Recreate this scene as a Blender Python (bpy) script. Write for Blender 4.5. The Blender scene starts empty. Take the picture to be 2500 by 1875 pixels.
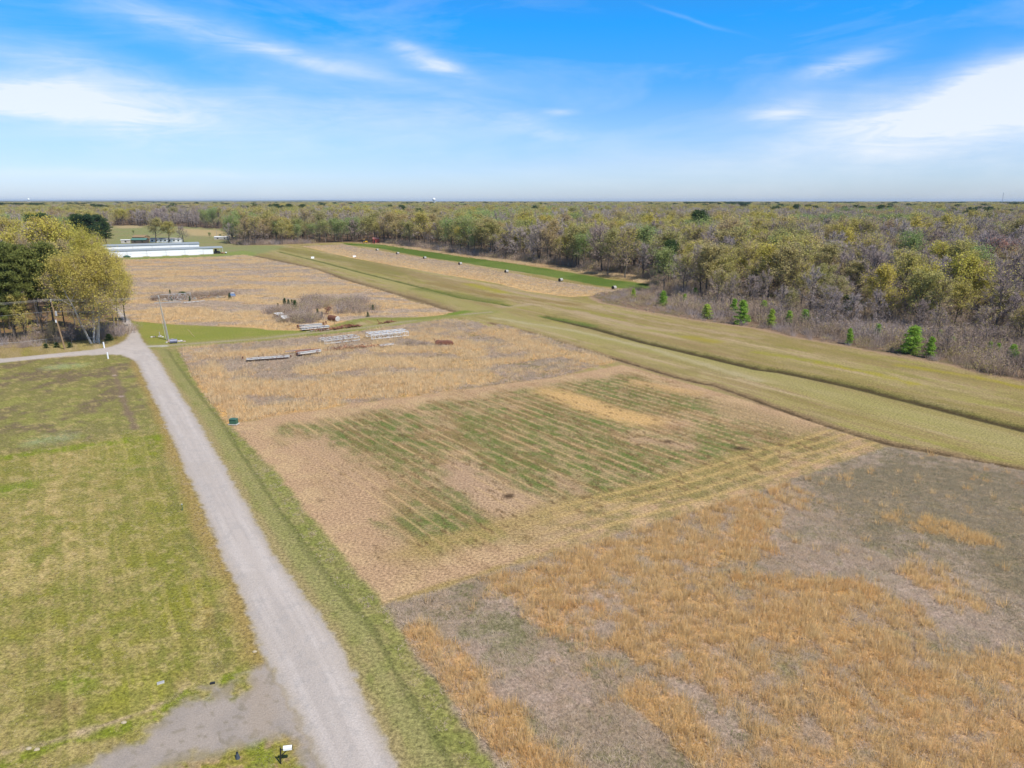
import bpy, math, random
import numpy as np
from mathutils import Vector, Matrix

S = bpy.context.scene
COL = S.collection
random.seed(7)
rng = np.random.default_rng(7)
PI = math.pi

# ------------------------------------------------------------------ camera
CAMH = 35.0
F = 1735.0                       # focal length in pixels of the 2500 x 1875 photograph
PITCH = math.radians(14.45)
cP, sP = math.cos(PITCH), math.sin(PITCH)
cam = bpy.data.cameras.new("camera"); camo = bpy.data.objects.new("camera", cam); COL.objects.link(camo)
cam.sensor_fit = 'HORIZONTAL'; cam.sensor_width = 36.0; cam.lens = 36.0 * F / 2500.0
cam.clip_start = 0.5; cam.clip_end = 60000
camo.location = (0, 0, CAMH); camo.rotation_euler = (PI / 2 - PITCH, 0, 0)
S.camera = camo

def G(px, py=None, z=0.0):
    """ground point seen at a photograph pixel"""
    if py is None: px, py = px
    u = (px - 1250) / F; v = (937.5 - py) / F
    dy = cP + v * sP; dz = -sP + v * cP
    t = (CAMH - z) / -dz
    return (u * t, dy * t)
def P(x, y, z=0.0):
    """photograph pixel of a world point (arrays allowed)"""
    d = y * cP + (CAMH - z) * sP
    h = y * sP - (CAMH - z) * cP
    return 1250 + F * x / d, 937.5 - F * h / d
def region(ox, oy, s): return lambda x, y: (ox + x / s, oy + y / s)
R1 = region(0, 470, 3.5296); R2 = region(600, 470, 3.5296); R3 = region(1200, 470, 3.4031); R4 = region(1850, 470, 3.4031)
R5 = region(0, 850, 3.16); R6 = region(0, 1375, 3.16); R7 = region(500, 700, 3.403); RD = region(0, 0, 1 / 1.1302)
C1 = region(0, 560, 5.53); C2 = region(230, 470, 6.32); C3 = region(370, 690, 8.848); C4 = region(620, 690, 6.703)
C5 = region(580, 790, 4.022); C6 = region(650, 1780, 17.46)
def LG(R, *pts): return [G(*R(*p)) for p in pts]
def LP(R, *pts): return [R(*p) for p in pts]

# ------------------------------------------------------------------ numpy noise
def _h(ix, iy, s):
    n = (ix.astype(np.int64) * 374761393 + iy.astype(np.int64) * 668265263 + s * 974634777) & 0xFFFFFFFF
    n = ((n ^ (n >> 13)) * 1274126177) & 0xFFFFFFFF
    n = n ^ (n >> 16)
    return (n & 0xFFFFFF) / float(0xFFFFFF)
def vnoise(x, y, s=0):
    xi = np.floor(x); yi = np.floor(y); fx = x - xi; fy = y - yi
    fx = fx * fx * (3 - 2 * fx); fy = fy * fy * (3 - 2 * fy)
    a = _h(xi, yi, s); b = _h(xi + 1, yi, s); c = _h(xi, yi + 1, s); d = _h(xi + 1, yi + 1, s)
    return (a * (1 - fx) + b * fx) * (1 - fy) + (c * (1 - fx) + d * fx) * fy
def fbm(x, y, s=0, o=4):
    t = 0; a = 1; n = 0
    for i in range(o):
        t = t + a * vnoise(x * 2 ** i + 17.3 * i, y * 2 ** i - 9.1 * i, s + i); n += a; a *= .55
    return t / n
def sstep(a, b, x):
    t = np.clip((x - a) / (b - a), 0, 1); return t * t * (3 - 2 * t)
def segd(X, Y, pts, closed=False):
    d = np.full(X.shape, 1e9)
    n = len(pts)
    for i in range(n if closed else max(1, n - 1)):
        x0, y0 = pts[i]; x1, y1 = pts[(i + 1) % n]
        dx, dy = x1 - x0, y1 - y0; L = dx * dx + dy * dy + 1e-12
        t = np.clip(((X - x0) * dx + (Y - y0) * dy) / L, 0, 1)
        d = np.minimum(d, np.hypot(X - x0 - t * dx, Y - y0 - t * dy))
    return d
def inpoly(X, Y, pts):
    c = np.zeros(X.shape, bool); n = len(pts)
    for i in range(n):
        x0, y0 = pts[i]; x1, y1 = pts[(i + 1) % n]
        if y0 == y1: continue
        k = ((Y >= y0) != (Y >= y1)) & (X < x0 + (Y - y0) * (x1 - x0) / (y1 - y0))
        c ^= k
    return c
def sdf(X, Y, pts):
    d = segd(X, Y, pts, True); return np.where(inpoly(X, Y, pts), d, -d)

K = 0.68
def lin(v): v = v / 255.0; return v / 12.92 if v <= .04045 else ((v + .055) / 1.055) ** 2.4
def c3(r, g, b, k=None):
    k = K if k is None else k
    return np.array([lin(r) * k, lin(g) * k, lin(b) * k])

# ------------------------------------------------------------------ zone outlines (world metres)
roadL = LG(R5, (1050, 100), (1100, 200), (1160, 330), (1210, 430), (1270, 560), (1330, 700), (1400, 860), (1480, 1040), (1540, 1180), (1620, 1380), (1730, 1640)) \
      + LG(R6, (1810, 120), (1900, 330), (1980, 560), (2060, 740)) + LG(RD, (668, 1600), (690, 1659), (730, 1800))
roadR = LG(R5, (1175, 20), (1215, 80), (1270, 170), (1340, 280), (1420, 400), (1500, 520), (1580, 650), (1680, 830), (1780, 1000), (1870, 1160), (1980, 1350), (2080, 1520), (2150, 1640)) \
      + LG(RD, (735, 1395), (772, 1480), (815, 1570), (863, 1659), (930, 1800))
side_top = LG(R1, (-2500, 1590), (0, 1432), (200, 1415), (500, 1385), (800, 1355), (930, 1335), (1020, 1305), (1080, 1270), (1105, 1230), (1100, 1190), (1070, 1130), (1030, 1060), (960, 960), (900, 880))
side_right = LG(R1, (930, 880), (990, 950), (1075, 1040), (1130, 1120), (1170, 1170), (1215, 1240), (1240, 1290), (1280, 1330), (1310, 1365))
side_bot = LG(R1, (-2500, 1625), (0, 1468), (300, 1440), (600, 1412), (900, 1395), (1050, 1402))
ROAD = side_top + side_right + roadR + roadL[::-1] + side_bot[::-1]
DRIVE = LG(R6, (2300, 860), (2060, 735), (1960, 780), (1880, 850), (1900, 960), (1800, 1000), (1680, 930), (1620, 960), (1640, 1030), (1450, 1060), (1320, 1130), (1240, 1220), (1170, 1260), (1040, 1370), (760, 1440), (700, 1500), (560, 1600), (300, 1800), (1000, 1800), (1230, 1590), (1500, 1500), (1700, 1485), (1850, 1420), (1960, 1385), (2120, 1355), (2230, 1400), (2300, 1560), (2380, 1800), (2700, 1800), (2560, 1330), (2440, 1100))
F1 = LG(RD, (835, 1310), (950, 1275), (1250, 1180), (1600, 1075), (1920, 965), (2212, 1018), (2700, 1110), (3400, 1250), (3000, 2600), (1350, 2600), (1150, 1800), (1075, 1659), (950, 1480))
F2 = [G(*p) for p in LP(R7, (190, 1135), (400, 1112), (700, 1052), (1000, 1012), (1200, 972), (1500, 942), (1800, 902), (2100, 852), (2212, 842))] \
   + LG(RD, (1200, 815), (1345, 788), (1600, 862), (1780, 918), (1920, 965), (1600, 1075), (1250, 1180), (950, 1275), (835, 1310), (700, 1150), (590, 1010))
F3 = [G(*p) for p in LP(R7, (190, 1135), (400, 1112), (700, 1052), (1000, 1012), (1200, 972), (1500, 942), (1800, 902), (2100, 852), (2212, 842))] \
   + LG(RD, (1200, 815), (1330, 780)) + LG(R3, (640, 1262), (300, 1162), (60, 1090)) + LG(R2, (2100, 1165), (2000, 1120), (1870, 1102), (1700, 1095), (1400, 1135), (1000, 1195), (500, 1250), (0, 1300)) \
   + LG(R1, (1900, 1310), (1640, 1335), (1540, 1345), (1620, 1500), (1700, 1640))
F4 = LG(R1, (1150, 1105), (1500, 1135), (2200, 1165)) + LG(R2, (200, 1185), (430, 1188), (640, 1180), (780, 1130), (870, 1105), (1050, 1075), (1500, 1072), (1680, 1058), (1775, 1032), (1700, 1010), (1400, 930), (1250, 870), (1000, 800), (800, 740), (600, 660), (200, 580), (0, 540)) \
   + LG(R1, (2000, 545), (1800, 555), (1400, 572), (1100, 580), (700, 600), (760, 900))
F5 = LG(R2, (480, 462), (560, 480), (900, 560), (1400, 650), (2206, 790)) + LG(R3, (300, 822), (650, 866), (820, 858), (1170, 812), (900, 790), (560, 740), (0, 640)) + LG(R2, (1850, 615), (1500, 557), (1130, 500), (1000, 480), (850, 450))
GS = LG(R2, (830, 436), (1200, 450), (1600, 510), (2206, 597)) + LG(R3, (500, 640), (1000, 725), (1320, 762), (1320, 812), (1170, 806), (900, 775), (500, 700), (0, 622)) + LG(R2, (1850, 600), (1500, 550), (1200, 490), (1000, 462), (870, 452))
GOLD1 = ((LG(RD, (1560, 1090), (1680, 1075)), 4), (LG(RD, (1290, 1200), (1450, 1140), (1600, 1110)), 5), (LG(RD, (1200, 1260), (1380, 1260), (1560, 1160)), 6),
                   (LG(RD, (1230, 1320), (1400, 1340), (1500, 1250)), 4), (LG(RD, (1330, 1360), (1600, 1400), (1900, 1450)), 5), (LG(RD, (1500, 1250), (1700, 1330), (1900, 1330)), 4.5),
                   (LG(RD, (1650, 1450), (1900, 1560), (2200, 1650)), 5.5), (LG(RD, (1800, 1620), (2100, 1600), (2300, 1750)), 5), (LG(RD, (900, 1370), (1000, 1480), (1150, 1640), (1250, 1760)), 1.7),
                   (LG(RD, (960, 1420), (1100, 1580)), 1.8), (LG(RD, (1400, 1500), (1560, 1640)), 1.8), (LG(RD, (1960, 1125), (2100, 1160)), 2.2), (LG(RD, (2010, 1240), (2060, 1300)), 2.2), (LG(RD, (2000, 1480), (2210, 1450)), 2.5),
                   (LG(RD, (1500, 1330), (1720, 1280), (1880, 1290)), 3))
GOLD3 = ((LG(R7, (0, 700), (120, 900), (230, 1080), (600, 1020), (1000, 980)), 5), (LG(R7, (350, 830), (900, 850), (1700, 780), (2212, 760)), 8), (LG(R7, (1000, 900), (1700, 850)), 6), (LG(R7, (950, 680), (1500, 620), (2200, 640)), 7),
                   (LG(R7, (250, 560), (800, 520), (1000, 480)), 4), (LG(R7, (1700, 400), (2100, 470), (2212, 560)), 5), (LG(R3, (0, 1150), (400, 1290), (900, 1400)), 4.5), (LG(R3, (100, 1400), (500, 1350)), 4), (LG(R7, (1500, 520), (2000, 520)), 5))
# wood edge in photo pixels (lower limit of the wood, left to right)
WEDGE = LP(R1, (1990, 440)) + LP(R2, (0, 455), (300, 448), (500, 440), (860, 428), (1180, 436), (1500, 485), (1900, 545), (2206, 580)) + LP(R3, (430, 600), (900, 662), (1230, 700), (1330, 738)) \
      + LP(R3, (1420, 800), (1700, 880)) + LP(R4, (60, 905), (420, 985), (1150, 1110), (1620, 1160), (2212, 1270), (3400, 1500), (6000, 2000))
WOOD = WEDGE + [(9000, 1500), (9000, 489.0), (-6000, 489.0), (-6000, 545), (60, 549), (275, 551), (420, 553), (556, 561)]
LWOOD = [(-6000, 520), (60, 545), (272, 551), (258, 592), (225, 620), (205, 700), (150, 770), (60, 800), (-60, 820), (-6000, 1400)]
BRUSH = LP(R3, (1330, 740), (1320, 815), (1170, 812), (900, 830), (820, 862), (900, 912), (1300, 992), (1700, 1060), (2000, 1100), (2212, 1130)) + LP(R4, (300, 1200), (700, 1268), (1100, 1345), (1500, 1410), (1800, 1480), (2212, 1560), (3400, 1800), (3400, 1500), (2212, 1270), (1620, 1160), (1150, 1110), (420, 985), (60, 905)) + LP(R3, (1700, 880), (1420, 800))

# ------------------------------------------------------------------ bookkeeping helpers
def tag(o, label=None, cat=None, group=None, kind=None):
    if label: o["label"] = label
    if cat: o["category"] = cat
    if group: o["group"] = group
    if kind: o["kind"] = kind
    return o
def thing(name, loc, label, cat, rz=0.0, group=None):
    o = bpy.data.objects.new(name, None); COL.objects.link(o); o.empty_display_size = .3
    o.location = (loc[0], loc[1], loc[2] if len(loc) > 2 else 0.0); o.rotation_euler = (0, 0, rz)
    return tag(o, label, cat, group)

class MB:
    """collects shapes into one mesh"""
    def __init__(s): s.v = []; s.f = []; s.m = []
    def add(s, vs, fs, m=0):
        b = len(s.v); s.v += [tuple(p) for p in vs]; s.f += [tuple(i + b for i in f) for f in fs]; s.m += [m] * len(fs)
    def box(s, c, d, rz=0, m=0, M=None, taper=1.0):
        x, y, z = d[0] / 2, d[1] / 2, d[2] / 2
        vs = [(sx * x * (taper if sz > 0 else 1), sy * y * (taper if sz > 0 else 1), sz * z) for sz in (-1, 1) for sy in (-1, 1) for sx in (-1, 1)]
        R = Matrix.Rotation(rz, 3, 'Z') if M is None else M
        vs = [R @ Vector(p) + Vector(c) for p in vs]
        s.add(vs, [(0, 2, 3, 1), (4, 5, 7, 6), (0, 1, 5, 4), (2, 6, 7, 3), (0, 4, 6, 2), (1, 3, 7, 5)], m)
    def tube(s, a, b, r0, r1=None, n=8, m=0, cap=True):
        r1 = r0 if r1 is None else r1
        a = Vector(a); b = Vector(b); d = (b - a)
        if d.length < 1e-6: return
        d.normalize(); t = Vector((0, 0, 1)) if abs(d.z) < .9 else Vector((1, 0, 0))
        u = d.cross(t).normalized(); w = d.cross(u)
        vs = []
        for (p, r) in ((a, r0), (b, r1)):
            for k in range(n):
                an = 2 * PI * k / n; vs.append(p + u * (r * math.cos(an)) + w * (r * math.sin(an)))
        fs = [(k, (k + 1) % n, n + (k + 1) % n, n + k) for k in range(n)]
        if cap: fs += [tuple(range(n))[::-1], tuple(range(n, 2 * n))]
        s.add(vs, fs, m)
    def beam(s, a, b, w, h, m=0):
        a = Vector(a); b = Vector(b); d = b - a; L = d.length; d.normalize()
        t = Vector((0, 0, 1)) if abs(d.z) < .95 else Vector((1, 0, 0))
        sd = d.cross(t).normalized(); up = sd.cross(d)
        vs = [q + sd * (sx * w / 2) + up * (sz * h / 2) for q in (a, b) for sz in (-1, 1) for sx in (-1, 1)]
        s.add(vs, [(0, 1, 3, 2), (4, 6, 7, 5), (0, 4, 5, 1), (2, 3, 7, 6), (0, 2, 6, 4), (1, 5, 7, 3)], m)
    def build(s, name, mats, parent=None, smooth=False, loc=None):
        me = bpy.data.meshes.new(name); me.from_pydata(s.v, [], s.f)
        for m in (mats if isinstance(mats, (list, tuple)) else [mats]): me.materials.append(m)
        me.polygons.foreach_set("material_index", s.m)
        if smooth: me.polygons.foreach_set("use_smooth", [True] * len(s.f))
        me.update()
        o = bpy.data.objects.new(name, me); COL.objects.link(o)
        if parent is not None: o.parent = parent
        if loc is not None: o.location = loc
        return o

# ------------------------------------------------------------------ materials
def nmat(name):
    m = bpy.data.materials.new(name); m.use_nodes = True
    nt = m.node_tree; nt.nodes.clear(); out = nt.nodes.new("ShaderNodeOutputMaterial")
    return m, nt, out
def N(nt, t, **kw):
    n = nt.nodes.new(t)
    for k, v in kw.items():
        if k.startswith("i_"):
            n.inputs[int(k[2:])].default_value = v
        else: setattr(n, k, v)
    return n
def L(nt, a, b): nt.links.new(a, b)
def mth(nt, op, a, b=None, c=None, clamp=False):
    n = nt.nodes.new("ShaderNodeMath"); n.operation = op; n.use_clamp = clamp
    for i, v in enumerate((a, b, c)):
        if v is None: continue
        if hasattr(v, "is_linked") or hasattr(v, "links"): nt.links.new(v, n.inputs[i])
        else: n.inputs[i].default_value = v
    return n.outputs[0]
def mix(nt, f, a, b, bt='MIX'):
    n = nt.nodes.new("ShaderNodeMix"); n.data_type = 'RGBA'; n.blend_type = bt; n.clamp_factor = True
    for i, v in ((0, f), (6, a), (7, b)):
        if hasattr(v, "links"): nt.links.new(v, n.inputs[i])
        else: n.inputs[i].default_value = v if i == 0 else ((*v, 1) if len(v) == 3 else v)
    return n.outputs[2]
def simple(name, col, rough=.7, metal=0.0, var=.25, scale=3.0, dirt=None, dscale=1.2, dthr=.55):
    """painted / metal / wooden surface with grain and patchy dirt or rust"""
    m, nt, out = nmat(name)
    b = N(nt, "ShaderNodeBsdfPrincipled"); b.inputs["Roughness"].default_value = rough; b.inputs["Metallic"].default_value = metal
    tc = N(nt, "ShaderNodeTexCoord"); nz = N(nt, "ShaderNodeTexNoise"); nz.inputs["Scale"].default_value = scale; nz.inputs["Detail"].default_value = 5
    L(nt, tc.outputs["Object"], nz.inputs["Vector"])
    f = mth(nt, 'MULTIPLY_ADD', nz.outputs[0], 2 * var, 1 - var)
    c = mix(nt, 1.0, tuple(col), (1, 1, 1), 'MULTIPLY')
    vm = N(nt, "ShaderNodeVectorMath", operation='SCALE'); L(nt, c, vm.inputs[0]); L(nt, f, vm.inputs["Scale"])
    last = vm.outputs[0]
    if dirt is not None:
        n2 = N(nt, "ShaderNodeTexNoise"); n2.inputs["Scale"].default_value = dscale; n2.inputs["Detail"].default_value = 6; n2.inputs["Roughness"].default_value = .7
        L(nt, tc.outputs["Object"], n2.inputs["Vector"])
        f2 = mth(nt, 'MULTIPLY_ADD', n2.outputs[0], 8.0, -8.0 * dthr, clamp=True)
        last = mix(nt, f2, last, tuple(dirt))
    L(nt, last, b.inputs["Base Color"]); L(nt, b.outputs[0], out.inputs[0])
    return m

def leafmat(name, cols, transl=.30, up=.15, k=1.0, loc_scale=.02):
    """foliage: colour picked per tree, with a drift over the land"""
    m, nt, out = nmat(name)
    oi = N(nt, "ShaderNodeObjectInfo"); geo = N(nt, "ShaderNodeNewGeometry")
    nz = N(nt, "ShaderNodeTexNoise"); nz.inputs["Scale"].default_value = loc_scale; nz.inputs["Detail"].default_value = 2
    L(nt, oi.outputs["Location"], nz.inputs["Vector"])
    a = mth(nt, 'MULTIPLY_ADD', nz.outputs[0], 1.6, -.55)
    f = mth(nt, 'MULTIPLY_ADD', oi.outputs["Random"], .7, a, clamp=True)
    cr = N(nt, "ShaderNodeValToRGB"); e = cr.color_ramp.elements
    n = len(cols)
    while len(e) < n: e.new(.5)
    for i, c in enumerate(cols):
        e[i].position = i / (n - 1) if n > 1 else 0; e[i].color = (*[min(.95, q * k) for q in c], 1)
    L(nt, f, cr.inputs[0])
    # per-leaf-clump variation
    n2 = N(nt, "ShaderNodeTexNoise"); n2.inputs["Scale"].default_value = .9; n2.inputs["Detail"].default_value = 3
    tc = N(nt, "ShaderNodeTexCoord"); L(nt, tc.outputs["Object"], n2.inputs["Vector"])
    g = mth(nt, 'MULTIPLY_ADD', n2.outputs[0], 1.1, .45)
    vm = N(nt, "ShaderNodeVectorMath", operation='SCALE'); L(nt, cr.outputs[0], vm.inputs[0]); L(nt, g, vm.inputs["Scale"])
    d = N(nt, "ShaderNodeBsdfDiffuse"); L(nt, vm.outputs[0], d.inputs[0])
    na = N(nt, "ShaderNodeVectorMath", operation='SCALE'); L(nt, geo.outputs["Normal"], na.inputs[0]); na.inputs["Scale"].default_value = 1 - up
    nb = N(nt, "ShaderNodeVectorMath", operation='ADD'); L(nt, na.outputs[0], nb.inputs[0]); nb.inputs[1].default_value = (0, 0, up)
    nn = N(nt, "ShaderNodeVectorMath", operation='NORMALIZE'); L(nt, nb.outputs[0], nn.inputs[0]); L(nt, nn.outputs[0], d.inputs["Normal"])
    if transl > 0:
        t = N(nt, "ShaderNodeBsdfTranslucent"); L(nt, vm.outputs[0], t.inputs[0])
        mx = N(nt, "ShaderNodeMixShader"); mx.inputs[0].default_value = transl
        if up > .7:
            nc = N(nt, "ShaderNodeVectorMath", operation='ADD'); L(nt, na.outputs[0], nc.inputs[0]); nc.inputs[1].default_value = (0, 0, -up)
            ne = N(nt, "ShaderNodeVectorMath", operation='NORMALIZE'); L(nt, nc.outputs[0], ne.inputs[0]); L(nt, ne.outputs[0], t.inputs["Normal"])
        if up > .7:      # thin dry blades: 62 % reflected, 46 % let through, of colours below 0.9
            for sh, w_ in ((d, .64), (t, .48)):
                q = N(nt, "ShaderNodeVectorMath", operation='SCALE'); L(nt, vm.outputs[0], q.inputs[0]); q.inputs["Scale"].default_value = w_; L(nt, q.outputs[0], sh.inputs[0])
            ad = N(nt, "ShaderNodeAddShader"); L(nt, d.outputs[0], ad.inputs[0]); L(nt, t.outputs[0], ad.inputs[1]); L(nt, ad.outputs[0], out.inputs[0])
        else:
            L(nt, d.outputs[0], mx.inputs[1]); L(nt, t.outputs[0], mx.inputs[2]); L(nt, mx.outputs[0], out.inputs[0])
    else: L(nt, d.outputs[0], out.inputs[0])
    return m

M = {}
M['bark'] = simple("bark", (.15, .125, .10), .95, var=.4, scale=6)
M['bark_mid'] = simple("bark_mid", (.22, .19, .16), .95, var=.4, scale=6)
M['bark_dark'] = simple("bark_dark", (.085, .07, .06), .95, var=.4, scale=6)
M['bark_pale'] = simple("bark_pale", (.42, .39, .35), .9, var=.35, scale=3)
M['twig_grey'] = leafmat("twig_grey", [(.34, .275, .26), (.28, .215, .185), (.37, .315, .30), (.27, .215, .20)], 0, .25)
M['twig_brown'] = leafmat("twig_brown", [(.30, .23, .17), (.34, .255, .195), (.25, .19, .145)], 0, .3)
M['leaf_olive'] = leafmat("leaf_olive", [(.42, .355, .12), (.50, .43, .12), (.36, .345, .13), (.48, .37, .17)])
M['leaf_gold'] = leafmat("leaf_gold", [(.52, .43, .09), (.46, .42, .09), (.56, .43, .10)])
M['leaf_green'] = leafmat("leaf_green", [(.30, .37, .12), (.25, .33, .12), (.36, .38, .13)])
M['leaf_orange'] = leafmat("leaf_orange", [(.38, .29, .13), (.35, .26, .13), (.40, .28, .15)])
M['leaf_goldolive'] = leafmat("leaf_goldolive", [(.42, .365, .095), (.47, .39, .10)])
M['leaf_red'] = leafmat("leaf_red", [(.42, .15, .10), (.38, .20, .15)])
M['needle_dark'] = leafmat("needle_dark", [(.050, .085, .034), (.065, .10, .035), (.04, .07, .036)], .15)
M['needle_mid'] = leafmat("needle_mid", [(.13, .155, .048), (.17, .185, .052), (.10, .13, .042)], .25)
M['needle_bright'] = leafmat("needle_bright", [(.34, .47, .08), (.26, .42, .07), (.40, .50, .09)], .3)
M['cedar'] = leafmat("cedar", [(.05, .09, .035), (.07, .12, .045), (.10, .14, .04)], .15)
M['grass_gold'] = leafmat("grass_gold", [(.88, .58, .25), (.82, .54, .25), (.9, .65, .33), (.84, .50, .21)], .42, .85, loc_scale=.05)
M['grass_pale'] = leafmat("grass_pale", [(.88, .64, .37), (.9, .69, .42), (.88, .60, .33)], .42, .85, loc_scale=.02)
M['grass_thatch'] = leafmat("grass_thatch", [(.58, .47, .37), (.66, .53, .42), (.50, .40, .32), (.62, .47, .33)], .2, .8, loc_scale=.06)
M['grass_dull'] = leafmat("grass_dull", [(.40, .33, .24), (.34, .30, .20), (.45, .37, .28)], .2, .75, loc_scale=.06)
M['grass_green'] = leafmat("grass_green", [(.19, .21, .08), (.25, .26, .10), (.17, .18, .07)], .25, .7, loc_scale=.2)
M['white'] = simple("white_paint", (.78, .79, .80), .5, var=.06, scale=2)
M['white_old'] = simple("white_weathered", (.50, .49, .47), .6, var=.3, scale=3, dirt=(.20, .10, .07), dscale=1.6, dthr=.50)
M['white_dull'] = simple("white_dull", (.60, .61, .62), .6, var=.25, scale=3, dirt=(.30, .24, .2), dscale=2.0, dthr=.56)
M['rust'] = simple("rusty_iron", (.17, .07, .04), .9, var=.5, scale=4, dirt=(.06, .03, .025), dscale=2, dthr=.55)
M['rust_light'] = simple("light_rust", (.34, .15, .085), .9, var=.45, scale=4, dirt=(.12, .05, .035), dscale=2, dthr=.55)
M['steel'] = simple("grey_steel", (.42, .42, .42), .55, .3, var=.2, scale=3, dirt=(.25, .14, .09), dscale=1.5, dthr=.62)
M['black'] = simple("black_iron", (.018, .02, .022), .5, var=.3)
M['wood_grey'] = simple("weathered_wood", (.36, .32, .27), .9, var=.3, scale=5)
M['wood_brown'] = simple("brown_wood", (.27, .18, .10), .9, var=.3, scale=5)
M['green_box'] = simple("green_enamel", (.045, .12, .075), .5, var=.12)
M['roof_grey'] = simple("grey_roof_metal", (.33, .36, .37), .5, .2, var=.1, scale=.4)
M['roof_green'] = simple("green_roof_metal", (.10, .22, .18), .5, .2, var=.1, scale=.4)
M['blue'] = simple("blue_paint", (.12, .2, .38), .5, var=.2)
M['red'] = simple("red_paint", (.45, .07, .05), .6, var=.2)
M['yellow'] = simple("yellow_paint", (.62, .36, .02), .5, var=.1)
M['concrete'] = simple("concrete", (.45, .43, .40), .9, var=.2, scale=2)
M['rubble'] = simple("rubble", (.34, .26, .22), .95, var=.5, scale=5)
M['wire'] = simple("wire", (.30, .30, .31), .5, .5, var=.05)
M['guard'] = simple("wire_guard", (.50, .53, .49), .6, var=.1)
M['glass'] = simple("dark_glass", (.03, .035, .04), .15, var=.1)
M['tyre'] = simple("tyre_rubber", (.02, .02, .02), .9, var=.2)
M['bale'] = simple("bale_wrap", (.36, .35, .33), .8, var=.25, scale=3)
M['bale_end'] = simple("bale_end", (.05, .042, .035), .95, var=.4, scale=5)
M['tan_board'] = simple("tan_board", (.55, .42, .22), .8, var=.2)
M['tower'] = simple("pale_tower_paint", (.75, .78, .79), .5, var=.05, scale=.1)

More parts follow.
